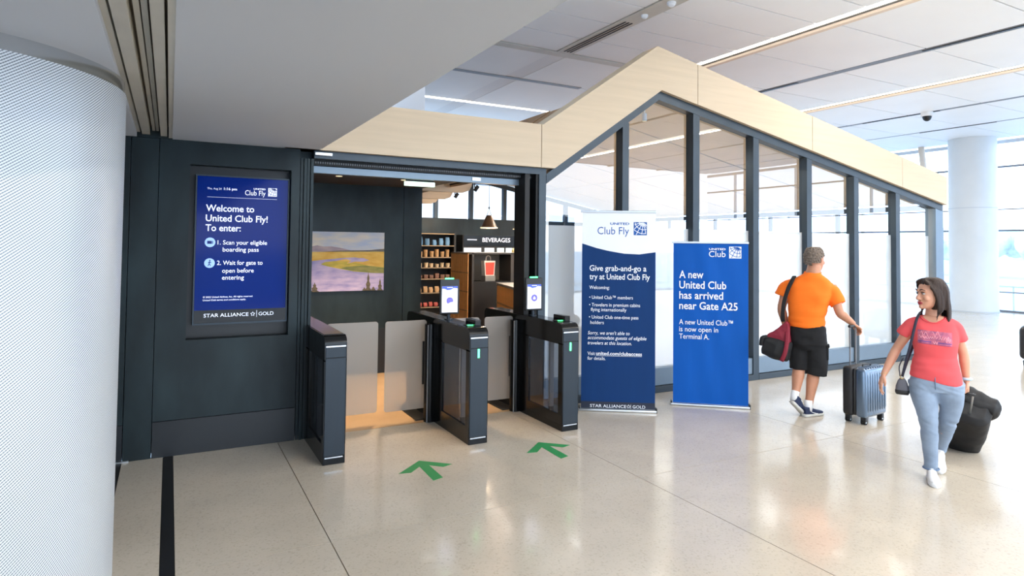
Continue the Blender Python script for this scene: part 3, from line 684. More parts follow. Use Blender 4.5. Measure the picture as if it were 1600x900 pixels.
gate(2.40, .188, 5.24, 1.71, 'middle black gate housing between the two frosted lanes', [('L', 1.925, 2.362)], [('R', 2.63, 2.965)])
gate(3.38, .188, 5.22, 1.74, 'rightmost black gate housing beside the navy banner', [('L', 3.02, 3.392-.03)], [])
for i, (gx, gy) in enumerate(((2.49, 5.93), (3.472, 5.93))):
    t = thing('gate_terminal', ['small upright screen terminal on top of the middle gate', 'small upright screen terminal on top of the rightmost gate'][i], 'screen', (gx, gy, 1.043), R(-4))
    bm = new(); cyl(bm, (0, .03, 0), (0, .03, .10), .018, n=16); cyl(bm, (0, .03, 0), (0, .03, .008), .04, n=20); obj('stand', bm, 'gate_metal', t, smooth=True)
    bm = new(); box(bm, -.102, .102, 0, .03, .055, .405, .008); obj('housing', bm, 'black_plastic', t)
    bm = new(); box(bm, -.082, .082, -.003, .0, .075, .335); obj('screen', bm, 'screen_white', t)
    bm = new(); polyxz(bm, [(-.082, .335), (.082, .335), (.082, .312), (.045, .318), (.01, .300), (-.03, .296), (-.05, .308), (-.082, .312)], -.0035); obj('screen_header', bm, 'screen_blue_head', t)
    bm = new(); box(bm, -.03, .03, -.0042, -.0035, .319, .325); obj('screen_caption', bm, 'screen_white', t)
    bm = new()
    if i == 0:
        pts = [(math.cos(R(a))*.036, .19+math.sin(R(a))*.036) for a in range(-20, 250, 15)]+[(.01, .175)]; polyxz(bm, pts, -.0036)
        for z in (.105, .265, .255): box(bm, -.03, .03, -.0042, -.0035, z, z+.003)
    else:
        cyl(bm, (0, -.003, .19), (0, -.0036, .19), .038, n=28)
    obj('screen_symbol', bm, 'screen_violet', t)
    if i == 1:
        bm = new(); polyxz(bm, [(-.014, .176), (.014, .176), (.014, .19), (0, .208), (-.014, .19)], -.0044); obj('screen_symbol', bm, 'screen_white', t)
    bm = new(); box(bm, -.045, .045, .004, .024, .405, .418, .004); obj('status_light', bm, 'green_led', t)

# exit light, arrows
t = thing('exit_light', 'pale green glowing bar hanging behind the shutter bottom bar', 'sign', (2.36, 6.5, 2.42)); bm = new(); box(bm, -.17, .17, -.02, .02, 0, .048, .005); obj('diffuser', bm, 'pale_green', t)
bm = new(); box(bm, -.15, .15, -.03, .03, .048, .18); obj('mount', bm, 'black_plastic', t)
for i, (tx, ty) in enumerate(((1.868, 5.055), (3.012, 5.043))):
    pts = [(0, 0), (.215, -.195), (.125, -.225), (.035, -.135), (.035, -.44), (-.055, -.47), (-.045, -.135), (-.15, -.235), (-.245, -.215)]
    bm = new(); prism(bm, pts, 'z', .0005, .0018); o = obj('floor_arrow', bm, 'green_tape', loc=(tx, ty, 0)); tag(o, ['green floor arrow pointing into the wide left lane', 'green floor arrow pointing into the narrow right lane'][i], 'arrow')

# ------------------------------------------------------------------ banners
def banner(a, b, H, label):
    a, b = Vector(a), Vector(b); w = (b-a).length; t = thing('roll_up_banner', label, 'banner', (a.x, a.y, 0), math.atan2((b-a).y, (b-a).x))
    bm = new(); box(bm, -.01, w+.01, -.035, .05, 0, .028, .008); obj('base_cassette', bm, 'alu', t, smooth=True)
    bm = new(); box(bm, .0, w, -.012, .012, H-.012, H+.012, .004); obj('top_rail', bm, 'alu', t)
    bm = new(); cyl(bm, (w/2, .03, .02), (w/2, .03, H), .009, n=10); obj('support_pole', bm, 'alu', t)
    for xx in (-.008, w+.002):
        bm = new(); box(bm, xx, xx+.014, -.03, .045, 0, .05, .004); obj('end_cap', bm, 'black_plastic', t)
    return t, w
t, w = banner((3.993, 5.821), (4.679, 5.371), 2.178, 'tall navy and white roll-up banner beside the rightmost gate')
bm = new(); quadxz(bm, .018, w-.004, .03, 2.17, 0); obj('sheet', bm, 'banner_navy', t, label='printed banner sheet')
wave = [(.018, 1.826), (.10, 1.80), (.181, 1.775), (.317, 1.744), (.479, 1.718), (.641, 1.712), (w-.004, 1.738)]
bm = new(); polyxz(bm, wave+[(w-.004, 2.168), (.018, 2.168)], -.001); obj('white_header', bm, 'banner_white', t)
bm = new(); quadxz(bm, .018, w-.004, .03, .102, -.001); obj('black_footer', bm, 'banner_black', t)
def bt(s, x0, x1, z, cap, bold=0., m='ink_white', **k): txt(t, s, x0, x1, z, cap, -.0016, m, bold, **k)
bt('UNITED', .323, .531, 2.034, .024, .03, 'ink_blue'); bt('Club Fly', .185, .528, 1.929, .080, 0, 'ink_blue'); globe(t, .578, 1.922, .143, -.0016, 'ink_blue', 'ink_white')
bt('Give grab-and-go a', .101, .718, 1.527, .060, .012); bt('try at United Club Fly', .101, .756, 1.434, .060, .012)
bt('Welcoming:', .100, .320, 1.327, .036, .004)
for s, x0, x1, z in (('\u2022 United Club\u2122 members', .100, .574, 1.219), ('\u2022 Travelers in premium cabins', .100, .652, 1.137), ('flying internationally', .118, .505, 1.085), ('\u2022 United Club one-time pass', .099, .634, 1.003), ('holders', .114, .261, .944)): bt(s, x0, x1, z, .036, .004)
for s, x1, z in (("Sorry, we aren't able to", .541, .830), ('accommodate guests of eligible', .721, .778), ('travelers at this location.', .563, .721)): bt(s, .087, x1, z, .036, .006, shear=.22)
bt('Visit', .086, .167, .605, .036, .004); bt('united.com/clubaccess', .178, .674, .608, .036, .02); bt('for details.', .086, .282, .553, .036, .004)
bm = new(); quadxz(bm, .178, .674, .598, .601, -.0016); obj('underline', bm, 'ink_white', t)
bt('STAR ALLIANCE', .117, .508, .040, .032, .004); star(t, .534, .057, .023, -.0016, 'ink_white'); bt('GOLD', .577, .712, .040, .032, .002)
bm = new(); quadxz(bm, .5565, .5595, .032, .080, -.0016); obj('rule', bm, 'ink_white', t)
t, w = banner((5.09, 5.572), (5.738, 5.038), 1.852, 'shorter bright blue roll-up banner before the second glass pane')
bm = new(); nx, nz = 24, 40
g_ = [[bm.verts.new((.018+(w-.022)*i/nx, .004*math.sin(i*.8+j*.25)*math.sin(math.pi*i/nx), .03+1.815*j/nz)) for i in range(nx+1)] for j in range(nz+1)]
for j in range(nz):
    for i in range(nx): bm.faces.new((g_[j][i], g_[j][i+1], g_[j+1][i+1], g_[j+1][i]))
obj('sheet', bm, 'banner_blue', t, smooth='all', label='printed banner sheet')
def bt(s, x0, x1, z, cap, bold=0., m='ink_white', **k): txt(t, s, x0, x1, z, cap, -.0062, m, bold, **k)
bt('UNITED', .410, .590, 1.768, .021, .03); bt('Club', .408, .590, 1.690, .066, .004); globe(t, .628, 1.676, .132, -.0062, 'ink_white', 'banner_blue')
for s, x1, z in (('A new', .349, 1.445), ('United Club', .598, 1.327), ('has arrived', .564, 1.209), ('near Gate A25', .720, 1.091)): bt(s, .083, x1, z, .083, .014)
for s, x1, z in (('A new United Club\u2122', .670, .918), ('is now open in', .510, .837), ('Terminal A.', .413, .755)): bt(s, .083, x1, z, .056, .004)

# ------------------------------------------------------------------ shop interior
t = thing('service_kiosk', 'tall dark service kiosk with timber side behind the gates', 'kiosk', (4.545, 10.0, 0))
bm = new(); box(bm, 0.04, 1.04, .0, .78, 0, .02); box(bm, .0, 1.04, .70, .78, 0, 1.65); box(bm, .06, .10, 0, .75, 0, 1.65); box(bm, .82, 1.04, 0, .75, 0, 1.65); box(bm, .0, 1.04, 0, .78, 1.63, 1.66, .004); obj('carcass', bm, 'kiosk_dark', t)
bm = new(); box(bm, .10, .82, .0, .7, .0, 1.13); obj('lower_cabinet', bm, 'shelf_dark', t)
bm = new(); box(bm, .10, .82, .45, .47, 1.15, 1.63); obj('niche_back', bm, 'kiosk_grey', t)
bm = new(); box(bm, .10, .82, -.01, .45, 1.13, 1.155); obj('niche_shelf', bm, 'shelf_dark', t)
for k in range(5):
    z0 = .02+k*.325
    for j in range(8):
        bm = new(); box(bm, -.012, .0, .01+j*.095, .10+j*.095, z0, z0+.305); obj('timber_panel', bm, 'oak', t)
    bm = new(); box(bm, -.018, .0, 0, .77, z0+.305, z0+.325); obj('timber_rail', bm, 'item_tan', t)
t = thing('paper_bag', 'red and white paper carrier bag displayed on the kiosk shelf', 'bag', (4.99, 10.15, 1.155), R(10))
bm = new(); prism(bm, [(-.10, 0.10), (.10, .10), (.12, .36), (-.12, .36)], 'y', -.05, .05); obj('sack', bm, 'paper_white', t)
bm = new(); polyxz(bm, [(-.085, .11), (.085, .11), (.10, .33), (-.10, .33)], -.0505); obj('printed_front', bm, 'paper_red', t)
bm = new(); tube(bm, [(-.05, 0, .35), (-.045, 0, .42), (0, 0, .45), (.045, 0, .42), (.05, 0, .35)], .007, 8); obj('handle', bm, 'paper_white', t)
bm = new(); box(bm, -.11, .11, -.07, .07, 0, .10, .006); obj('stand', bm, 'kiosk_grey', t)
a, b = Vector((4.98, 9.75)), Vector((4.52, 7.9)); dd = (b-a); L = dd.length
t = thing('slatted_counter', 'low counter faced with vertical oak slats behind the right gate', 'counter', (a.x, a.y, 0), math.atan2(dd.y, dd.x))
bm = new(); box(bm, 0, L, .03, .6, 0, 1.11); obj('body', bm, 'kiosk_dark', t); bm = new(); box(bm, -.02, L+.02, -.02, .62, 1.11, 1.15, .004); obj('counter_top', bm, 'kiosk_grey', t)
sl = mesh_of('slat', box(new(), 0, .035, -.012, .03, 0, 1.10), 'oak')
for k in range(int(L/.055)):
    o = link('slat', sl, t); o.location = (k*.055, 0, 0)
bm = new(); box(bm, 0, L, -.018, -.012, .80, .83); obj('cross_rail', bm, 'item_tan', t)
def pendant(x, y, z, label):
    t = thing('pendant_lamp', label, 'lamp', (x, y, z)); H = .2
    bm = new(); n = 28; rr = ((.135, 0), (.118, .03), (.055, .17), (.03, .2)); 
    L = [[bm.verts.new((math.cos(2*math.pi*i/n)*r, math.sin(2*math.pi*i/n)*r, h)) for i in range(n)] for r, h in rr]
    for p, q in zip(L, L[1:]):
        for i in range(n): bm.faces.new((p[i], p[(i+1) % n], q[(i+1) % n], q[i]))
    obj('lamp_shade', bm, 'pendant', t, smooth='all')
    bm = new(); cyl(bm, (0, 0, -.006), (0, 0, .008), .137, n=28); obj('shade_rim', bm, 'pendant_rim', t, smooth=True)
    bm = new(); tube(bm, [(-.05, 0, .17), (0, 0, .30), (.05, 0, .17)], .006, 8, 1); cyl(bm, (0, 0, .30), (0, 0, .33), .014, n=12); obj('bracket', bm, 'black_plastic', t)
    top = min(zb(x)-.02, 3.6)-z; bm = new(); cyl(bm, (0, 0, .3), (0, 0, top), .004, n=8); obj('cord', bm, 'black_plastic', t)
    l = bpy.data.lights.new('pendant_bulb', 'POINT'); l.energy = 5; l.color = (1, .75, .5); l.shadow_soft_size = .04; o = bpy.data.objects.new('pendant_bulb', l); COL.objects.link(o); o.location = (x, y, z-.06)
pendant(4.43, 9.0, 2.065, 'brown cone pendant lamp hanging over the kiosk'); pendant(5.12, 9.2, 2.06, 'second brown cone pendant, half hidden by the shutter guide')
for i, (x1, y, z) in enumerate(((4.12, 9.0, 2.60), (4.43, 10.5, 2.60), (4.75, 12.0, 2.61), (4.5, 13.2, 2.5))):
    bm = new(); prism(bm, [(3.25, z), (x1-.14, z), (x1-.04, z+.035), (x1, z+.10), (x1+.02, z+.22), (3.25, z+.16)], 'y', y, y+.10)
    tag(obj('timber_baffle', bm, 'maple', smooth=True), ['nearest hanging pale timber baffle above the dark wall', 'second hanging pale timber baffle, stepped behind the nearest', 'third hanging pale timber baffle, above the snack shelf', 'last hanging pale timber baffle against the far windows'][i], 'baffle')
for i, (x, y, z) in enumerate(((4.15, 8.95, 2.68), (4.46, 10.45, 2.68))):
    t = thing('track_spotlight', ['small black spotlight on the nearest timber baffle end', 'small black spotlight on the second timber baffle end'][i], 'lamp', (x, y, z)); bm = new(); cyl(bm, (0, 0, -.05), (.05, -.02, .03), .03, n=14); obj('can', bm, 'black_plastic', t, smooth=True)
    bm = new(); cyl(bm, (0, 0, 0), (0, 0, .10), .01, n=8); obj('bracket', bm, 'black_plastic', t)
for i, (x, z) in enumerate(((5.5, 3.50), (7.55, 3.05))):
    t = thing('ceiling_spotlight', ['white can spotlight inside the gable peak', 'white can spotlight behind the fourth glass pane'][i], 'lamp', (x, 6.55, z)); bm = new(); cyl(bm, (0, 0, -.04), (0, 0, .06), .03, n=16); obj('can', bm, 'white_paint', t, smooth=True)
    bm = new(); cyl(bm, (0, 0, -.043), (0, 0, -.04), .025, n=16); obj('lens', bm, 'pendant_rim', t); bm = new(); cyl(bm, (0, 0, .05), (0, 0, .22), .008, n=8); obj('stem', bm, 'white_paint', t)
# snack shelving
t = thing('snack_shelving', 'tall black shelving unit stocked with snacks against the far dark wall', 'shelving', (4.95, 13.85, 0))
bm = new(); box(bm, 0, 1.0, .40, .44, 0, 2.07); obj('back_panel', bm, 'shelf_dark', t)
for x in (0, .96): bm = new(); box(bm, x, x+.04, 0, .44, 0, 2.07); obj('side_panel', bm, 'shelf_dark', t)
SZ = [.35, .68, 1.0, 1.26, 1.50, 1.77]
for z in SZ+[2.05]:
    bm = new(); box(bm, .04, .96, .0, .40, z-.03, z); s = obj('shelf', bm, 'shelf_dark', t); bm = new(); box(bm, .04, .96, -.006, 0, z-.018, z-.004); obj('shelf_lip', bm, 'shelf_lip', s)
kinds = [('snack_bag', 'item_red', 'red snack bag on the lowest stocked shelf', 'snack bags'), ('snack_bag', 'item_tan', 'tan snack bag on the second shelf up', 'tan snack bags'), ('snack_box', 'item_brown', 'brown snack box on the third shelf up', 'brown snack boxes'),
         ('snack_cup', 'item_cream', 'cream snack cup on the fourth shelf up', 'cream snack cups'), ('snack_jar', 'item_tan', 'glowing tan snack jar on the fifth shelf up', 'tan snack jars'), ('canvas_pouch', 'item_blue', 'pale blue pouch on the top shelf', 'blue pouches')]
for si, z in enumerate(SZ):
    nm, mm, lb, gr = kinds[si]; rr = random.Random(si); nI = 6 if si < 5 else 5
    h = (.13, .15, .12, .10, .17, .2)[si]; bm = new()
    if 'cup' in nm or 'jar' in nm: cyl(bm, (0, 0, 0), (0, 0, h), .045, .05, n=14); cyl(bm, (0, 0, h), (0, 0, h+.015), .052, n=14)
    elif 'box' in nm: box(bm, -.05, .05, -.04, .04, 0, h, .004)
    else: loft(bm, [((0, 0, 0), .05, .035), ((0, 0, h*.5), .056, .04), ((0, 0, h*.9), .05, .012), ((0, 0, h), .05, .006)], 12, 3)
    me = mesh_of(nm, bm, mm, True)
    for k in range(nI):
        o = link(nm, me); o.location = (4.95+.16+k*.68/(nI-1)+rr.uniform(-.01, .01), 13.95+rr.uniform(0, .04), z); o.rotation_euler = (0, 0, rr.uniform(-.3, .3)); q = rr.uniform(.6, 1.0); o.scale = (1, 1, q); tag(o, lb, 'snack', gr)
l = area('shelf_lamp', (5.45, 13.7, 2.35), .9, .05, 4, (1, .8, .55), (R(25), 0, 0))
# beverage cooler
t = thing('beverage_cooler', 'black built-in drinks cooler with lit doors under the header lettering', 'cooler', (6.16, 13.9, 0))
bm = new(); box(bm, 0, 1.8, .02, .40, 0, 2.03); obj('cabinet', bm, 'shelf_dark', t)
bm = new(); box(bm, .02, 1.78, .0, .02, 1.76, 2.02); obj('header_panel', bm, 'gate_black', t)
txt(t, 'BEVERAGES', .51, 1.27, 1.865, .10, -.004, 'display_text', .0)
bm = new(); box(bm, .11, .36, -.004, 0, 1.905, 1.925); box(bm, 1.40, 1.66, -.004, 0, 1.905, 1.925); obj('small_lettering', bm, 'display_text', t)
for k, (a, b) in enumerate(((.03, .48), (.58, .83), (.92, 1.10), (1.16, 1.66))):
    bm = new(); box(bm, a, b, .0, .02, .25, 1.72); dr = obj('door', bm, 'cooler_light', t); bm = new(); box(bm, a+.02, a+.035, -.03, 0, .8, 1.3); obj('handle', bm, 'alu', dr)
for k in range(4):
    bm = new(); cyl(bm, (0, 0, 0), (0, 0, .14), .035, n=12); cyl(bm, (0, 0, .14), (0, 0, .2), .035, .015, n=12)
    tag(obj('drink_bottle', bm, 'gold', loc=(7.45+.1*k, 13.78, 1.52), smooth=True), 'amber drink bottle in front of the lit cooler door', 'bottle', 'amber bottles before the cooler')
bm = new(); box(bm, 7.35, 7.85, 13.70, 13.86, 1.49, 1.52); box(bm, 7.37, 7.40, 13.72, 13.85, 0, 1.49); box(bm, 7.80, 7.83, 13.72, 13.85, 0, 1.49); tag(obj('bottle_stand', bm, 'kiosk_dark'), 'narrow dark stand carrying the amber bottles', 'stand')

# ------------------------------------------------------------------ luggage
def wheel(t, x, y, r=.028):
    for dy in (-.014, .014):
        bm = new(); cyl(bm, (x-.0, y+dy-.009, r), (x, y+dy+.009, r), r, n=18); o = obj('wheel', bm, 'rubber', t, smooth=True)
        bm = new(); cyl(bm, (x, y+dy-.010, r), (x, y+dy+.010, r), r*.45, n=12); obj('hub', bm, 'alu', o)
    bm = new(); box(bm, x-.02, x+.02, y-.028, y+.028, r, .075, .006); obj('caster_fork', bm, 'case_black', t)
t = thing('ribbed_suitcase', 'steel-blue hard-shell spinner suitcase with vertical ribs, pulled by the man', 'suitcase', (6.265, 4.02, 0), R(5))
Wd, Dp, Z0, Z1 = .425, .25, .07, .575
for y0_, y1_, nm, mm in ((0, Dp/2-.012, 'front_shell', 'case_blue'), (Dp/2+.012, Dp, 'back_shell', 'case_black')):
    bm = new(); box(bm, 0, Wd, y0_, y1_, Z0, Z1, .035, 4); sh_ = obj(nm, bm, mm, t, smooth=True)
bm = new(); box(bm, .012, Wd-.012, Dp/2-.02, Dp/2+.02, Z0+.012, Z1-.012, .02, 3); obj('zip_band', bm, 'black_plastic', t, smooth=True)
for k in range(8):
    x = .05+k*(Wd-.1)/7; bm = new(); loft(bm, [((x, .004, Z0+.05), .006, .002), ((x, .0, Z0+.09), .014, .012), ((x, 0, Z1-.08), .014, .012), ((x, .004, Z1-.03), .006, .002)], 10, 2); obj('rib', bm, 'case_blue', t, smooth='all')
    bm = new(); box(bm, x-.008, x+.008, .01, Dp/2-.02, Z1-.004, Z1+.006, .003); obj('top_rib', bm, 'case_blue', t)
for x in (.05, Wd-.05):
    for y in (.045, Dp-.045): wheel(t, x, y)
bm = new(); tube(bm, [(.14, .10, Z1), (.14, .10, Z1+.018), (.28, .10, Z1+.018), (.28, .10, Z1)], .008, 8, 2); obj('carry_handle', bm, 'black_plastic', t)
bm = new()
for x in (.115, .225): cyl(bm, (x, Dp-.03, Z1-.02), (x, Dp-.03, .985), .0085, n=10)
obj('telescopic_pole', bm, 'slot_grey', t, smooth=True)
bm = new(); box(bm, .095, .245, Dp-.045, Dp-.015, .965, .995, .01, 3); obj('grip', bm, 'black_plastic', t, smooth=True)
t = thing('dark_suitcase', 'dark suitcase just entering the picture at the right edge', 'suitcase', (12.0, 4.55, 0), R(20))
bm = new(); box(bm, 0, .45, 0, .55, .09, .60, .07, 4); obj('shell', bm, 'case_black', t, smooth=True); bm = new(); box(bm, -.005, .455, .1, .45, .62, .66, .02); box(bm, 0.1, .35, .1, .45, .58, .63, .01); obj('handle', bm, 'slot_grey', t, smooth=True)
for x in (.06, .39):
    for y in (.07, .48): wheel(t, x, y, .04)
# ------------------------------------------------------------------ people (built in a local frame: x = to the picture's right, y = away, z up)
def basis(o, x, y, z):
    x, y, z = Vector(x).normalized(), Vector(y).normalized(), Vector(z).normalized()
    M = Matrix((x, y, z)).transposed().to_4x4(); M.translation = Vector(o); return M
def frame(o, fwd, up=(0, 0, 1)):
    """x = right hand side, y = forward"""
    y = Vector(fwd).normalized(); x = y.cross(Vector(up)).normalized(); z = x.cross(y); return basis(o, x, y, z)
def head(bm, M, s=1., nose=1.):
    rg = [(.113, .018, .020, -.012), (.102, .046, .055, -.013), (.085, .062, .075, -.013), (.055, .071, .088, -.012), (.02, .0745, .094, -.010), (-.01, .0735, .093, -.008), (-.04, .0695, .087, -.003),
          (-.065, .062, .077, .005), (-.088, .050, .061, .017), (-.104, .036, .043, .032), (-.114, .020, .024, .044)]
    S = M @ Matrix.Diagonal((s, s, s, 1))
    loft(bm, [((0, yc, z), rx, ry) for z, rx, ry, yc in rg], 32, 2.15, M=S)
    tube(bm, [(0, .080, .012), (0, .092, -.012), (0, .103*nose, -.034), (0, .096, -.044)], [.007, .0095, .0125, .009], 12, 3, M=S)      # nose
    for sg in (-1, 1):
        sph(bm, S @ Vector((sg*.011, .090, -.041)), .007*s)                                                                           # nostrils
        tube(bm, [(sg*.012, .086, .024), (sg*.032, .083, .028), (sg*.050, .068, .022)], .0075, 10, 2, M=S)                              # brow
        tube(bm, [(sg*.074, -.012, .018), (sg*.082, -.022, .012), (sg*.080, -.020, -.015), (sg*.073, -.010, -.030)], [.006, .010, .009, .005], 10, 3, M=S)   # ear
        sph(bm, S @ Vector((sg*.040, .060, -.034)), .022*s)                                                                           # cheek
    tube(bm, [(-.022, .078, -.066), (-.010, .087, -.063), (0, .088, -.064), (.010, .087, -.063), (.022, .078, -.066)], .006, 8, 2, M=S)
    tube(bm, [(-.018, .078, -.074), (0, .086, -.076), (.018, .078, -.074)], .0062, 8, 2, M=S)
    sph(bm, S @ Vector((0, .072, -.098)), .018*s)                                                                                     # chin
def face_parts(t, body, M, lips=True):
    for sg in (-1, 1):
        bm = new(); sph(bm, M @ Vector((sg*.031, .0745, .002)), .0118, .0118, .0075, n=18); e_ = obj('eye', bm, 'eye_white', body, smooth='all')
        bm = new(); sph(bm, M @ Vector((sg*.029, .0805, .002)), .0070, n=14); obj('iris', bm, 'eye_dark', body, smooth='all')
        bm = new(); tube(bm, [(sg*.018, .084, .009), (sg*.031, .0885, .013), (sg*.046, .078, .008)], .0022, 8, 3, M=M); obj('eyelash', bm, 'hair_brown', body, smooth='all')
        bm = new(); tube(bm, [(sg*.014, .0925, .029), (sg*.032, .0905, .035), (sg*.052, .0745, .027)], [.0035, .0035, .0015], 8, 3, M=M); obj('eyebrow', bm, 'hair_brown', body, smooth='all')
    if lips:
        bm = new(); tube(bm, [(-.025, .0785, -.068), (-.010, .0905, -.0645), (0, .0915, -.067), (.010, .0905, -.0645), (.025, .0785, -.068)], [.0025, .0065, .006, .0065, .0025], 10, 3, M=M)
        tube(bm, [(-.021, .079, -.073), (0, .0905, -.0775), (.021, .079, -.073)], [.003, .0072, .003], 10, 3, M=M); obj('lips', bm, 'lip', body, smooth='all')
def hand(bm, M, side, curl=(35, 45, 30), s=1., thumb=1., spread=1.):
    """M: x across palm, y along fingers, z = back of hand; side=+1 thumb at +x"""
    S = M @ Matrix.Diagonal((s*side, s, s, 1))
    loft(bm, [((0, -.01, 0), .026, .018, (1, 0, 0), (0, 0, 1)), ((0, .02, 0), .034, .016, (1, 0, 0), (0, 0, 1)), ((0, .055, 0), .040, .014, (1, 0, 0), (0, 0, 1)), ((0, .088, -.002), .040, .011, (1, 0, 0), (0, 0, 1))], 20, 2.4, M=S)
    for x, y, L, r, sp in ((.030, .086, (.040, .024, .020), .0085, 4), (.010, .092, (.044, .028, .021), .0088, 1), (-.010, .089, (.040, .026, .020), .0083, -2), (-.029, .080, (.031, .020, .018), .0074, -6)):
        p = Vector((x, y-.014, -.002)); pts = [p.copy()]; a = 0; rr_ = [r*1.1]
        for k in range(3):
            a += curl[k]; d = Vector((math.sin(R(sp*spread))*math.cos(R(a)), math.cos(R(a)), -math.sin(R(a)))); p = p+d*(L[k]+(.014 if k == 0 else 0)); pts.append(p.copy()); rr_.append(r*(1-.08*(k+1)))
        tube(bm, pts, rr_, 12, 3, M=S)
    pts = [Vector((.022, .016, -.004)), Vector((.040, .038, -.012)), Vector((.046-.01*thumb, .066, -.020-.012*thumb)), Vector((.042-.022*thumb, .088, -.026-.020*thumb))]
    tube(bm, pts, [.014, .0125, .0105, .0085], 12, 3, M=S)
def arm(bm, sh, el, wr, k=1.):
    sh, el, wr = Vector(sh), Vector(el), Vector(wr); f = (sh*.35+el*.65); g_ = el*.72+wr*.28
    tube(bm, [sh, sh*.65+el*.35, f, el, g_, el*.3+wr*.7, wr], [.052*k, .050*k, .044*k, .040*k, .042*k, .032*k, .025*k], 18, 3)
def leg(bm, hip, kn, an, k=1.):
    hip, kn, an = Vector(hip), Vector(kn), Vector(an)
    tube(bm, [hip, hip*.6+kn*.4, hip*.2+kn*.8, kn, kn*.7+an*.3+Vector((0, 0, 0)), kn*.3+an*.7, an], [.088*k, .078*k, .060*k, .054*k, .057*k, .040*k, .034*k], 20, 3)
def shoe(t, name, M, m_up, m_sole, L=.28, w=.05, laces=True, m_lace='vein_white', swoosh=False):
    """M: origin under the heel, y toward the toe, z up"""
    S = M @ Matrix.Diagonal((w/.05, L/.28, 1, 1))
    sec = [(.004, .028), (.04, .036), (.09, .034), (.15, .040), (.20, .047), (.245, .042), (.272, .026), (.280, .010)]
    bm = new(); loft(bm, [((0, y, .016), wx_*1.06, .017, (1, 0, 0), (0, 0, 1)) for y, wx_ in sec], 20, 3.2, M=S); so = obj('sole', bm, m_sole, None, smooth='all')
    bm = new(); loft(bm, [((0, .010, .052), .024, .034, (1, 0, 0), (0, 0, 1)), ((0, .045, .060), .034, .045, (1, 0, 0), (0, 0, 1)), ((0, .09, .056), .034, .044, (1, 0, 0), (0, 0, 1)), ((0, .14, .046), .037, .034, (1, 0, 0), (0, 0, 1)),
              ((0, .19, .037), .044, .026, (1, 0, 0), (0, 0, 1)), ((0, .235, .032), .042, .022, (1, 0, 0), (0, 0, 1)), ((0, .268, .028), .024, .015, (1, 0, 0), (0, 0, 1))], 22, 2.6, M=S)
    loft(bm, [((0, .045, .08), .032, .042), ((0, .043, .104), .034, .044)], 20, 2, M=S)
    up = robj(name, bm, .005, m_up, t, 3); so.parent = up
    if laces:
        bm = new()
        for k in range(4):
            y = .105+k*.022; z = .093-k*.012; tube(bm, [(-.022, y, z-.008), (0, y+.006, z), (.022, y, z-.008)], .0028, 6, 2, M=S)
        tube(bm, [(0, .10, .096), (-.02, .085, .100), (-.03, .10, .085)], .0025, 6, 2, M=S); tube(bm, [(0, .10, .096), (.02, .085, .100), (.03, .10, .085)], .0025, 6, 2, M=S)
        obj('laces', bm, m_lace, up, smooth='all')
    if swoosh:
        bm = new(); tube(bm, [(.030, .205, .045), (.038, .16, .030), (.040, .13, .036), (.034, .07, .058)], [.001, .004, .0055, .001], 8, 3, M=S); obj('side_flash', bm, 'vein_white', up, smooth='all')
    return up
def fold(amp, sc, seed=0.):
    def f(co, n): 
        v = noise.noise(Vector((co.x*sc[0]+seed, co.y*sc[1], co.z*sc[2])))+.5*noise.noise(Vector((co.x*sc[0]*2.1+seed, co.y*sc[1]*2.1, co.z*sc[2]*2.3)))
        return co+n*amp*v
    return f

# ---- man in orange
man = thing('person', 'man in orange t-shirt and black shorts walking away, pulling a suitcase', 'person', (6.15, 4.65, 0), R(-52.9))
hd = Vector((.58, .81, .02)); HM = frame((.118, .02, 1.680), hd)
sL, eL, wL = (-.155, .0, 1.415), (-.222, -.02, 1.13), (-.175, .04, .90)
sR, eR, wR = (.275, .03, 1.395), (.352, -.06, 1.115), (.488, .005, .995)
bm = new(); head(bm, HM, 1.10)
tube(bm, [(.110, .0, 1.62), (.100, -.01, 1.54), (.08, -.002, 1.44)], [.066, .076, .078], 20, 3)
loft(bm, [((.06, 0, 1.45), .10, .07), ((.06, 0, 1.38), .17, .10), ((.05, 0, 1.2), .17, .12), ((.03, 0, 1.0), .165, .125), ((.03, 0, .92), .165, .12), ((.04, 0, .84), .14, .11)], 28, 2.3)
arm(bm, sL, eL, wL, 1.12); arm(bm, sR, eR, wR, 1.12)
leg(bm, (-.045, .0, .88), (-.045, -.03, .50), (-.085, -.17, .20), 1.12); leg(bm, (.115, .0, .88), (.105, -.02, .49), (.045, -.12, .095), 1.12)
hand(bm, basis((.488, .005, .992), (.5, -.8, -.1), (.70, .45, -.48), (.42, .3, .80)), -1, (45, 65, 50), 1.0)
hand(bm, basis((-.175, .04, .895), (.3, .9, 0), (.05, .1, -1), (-.9, .3, 0)), 1, (40, 50, 40), 1.0)
body = robj('body', bm, .0055, 'skin_man', man, 3)
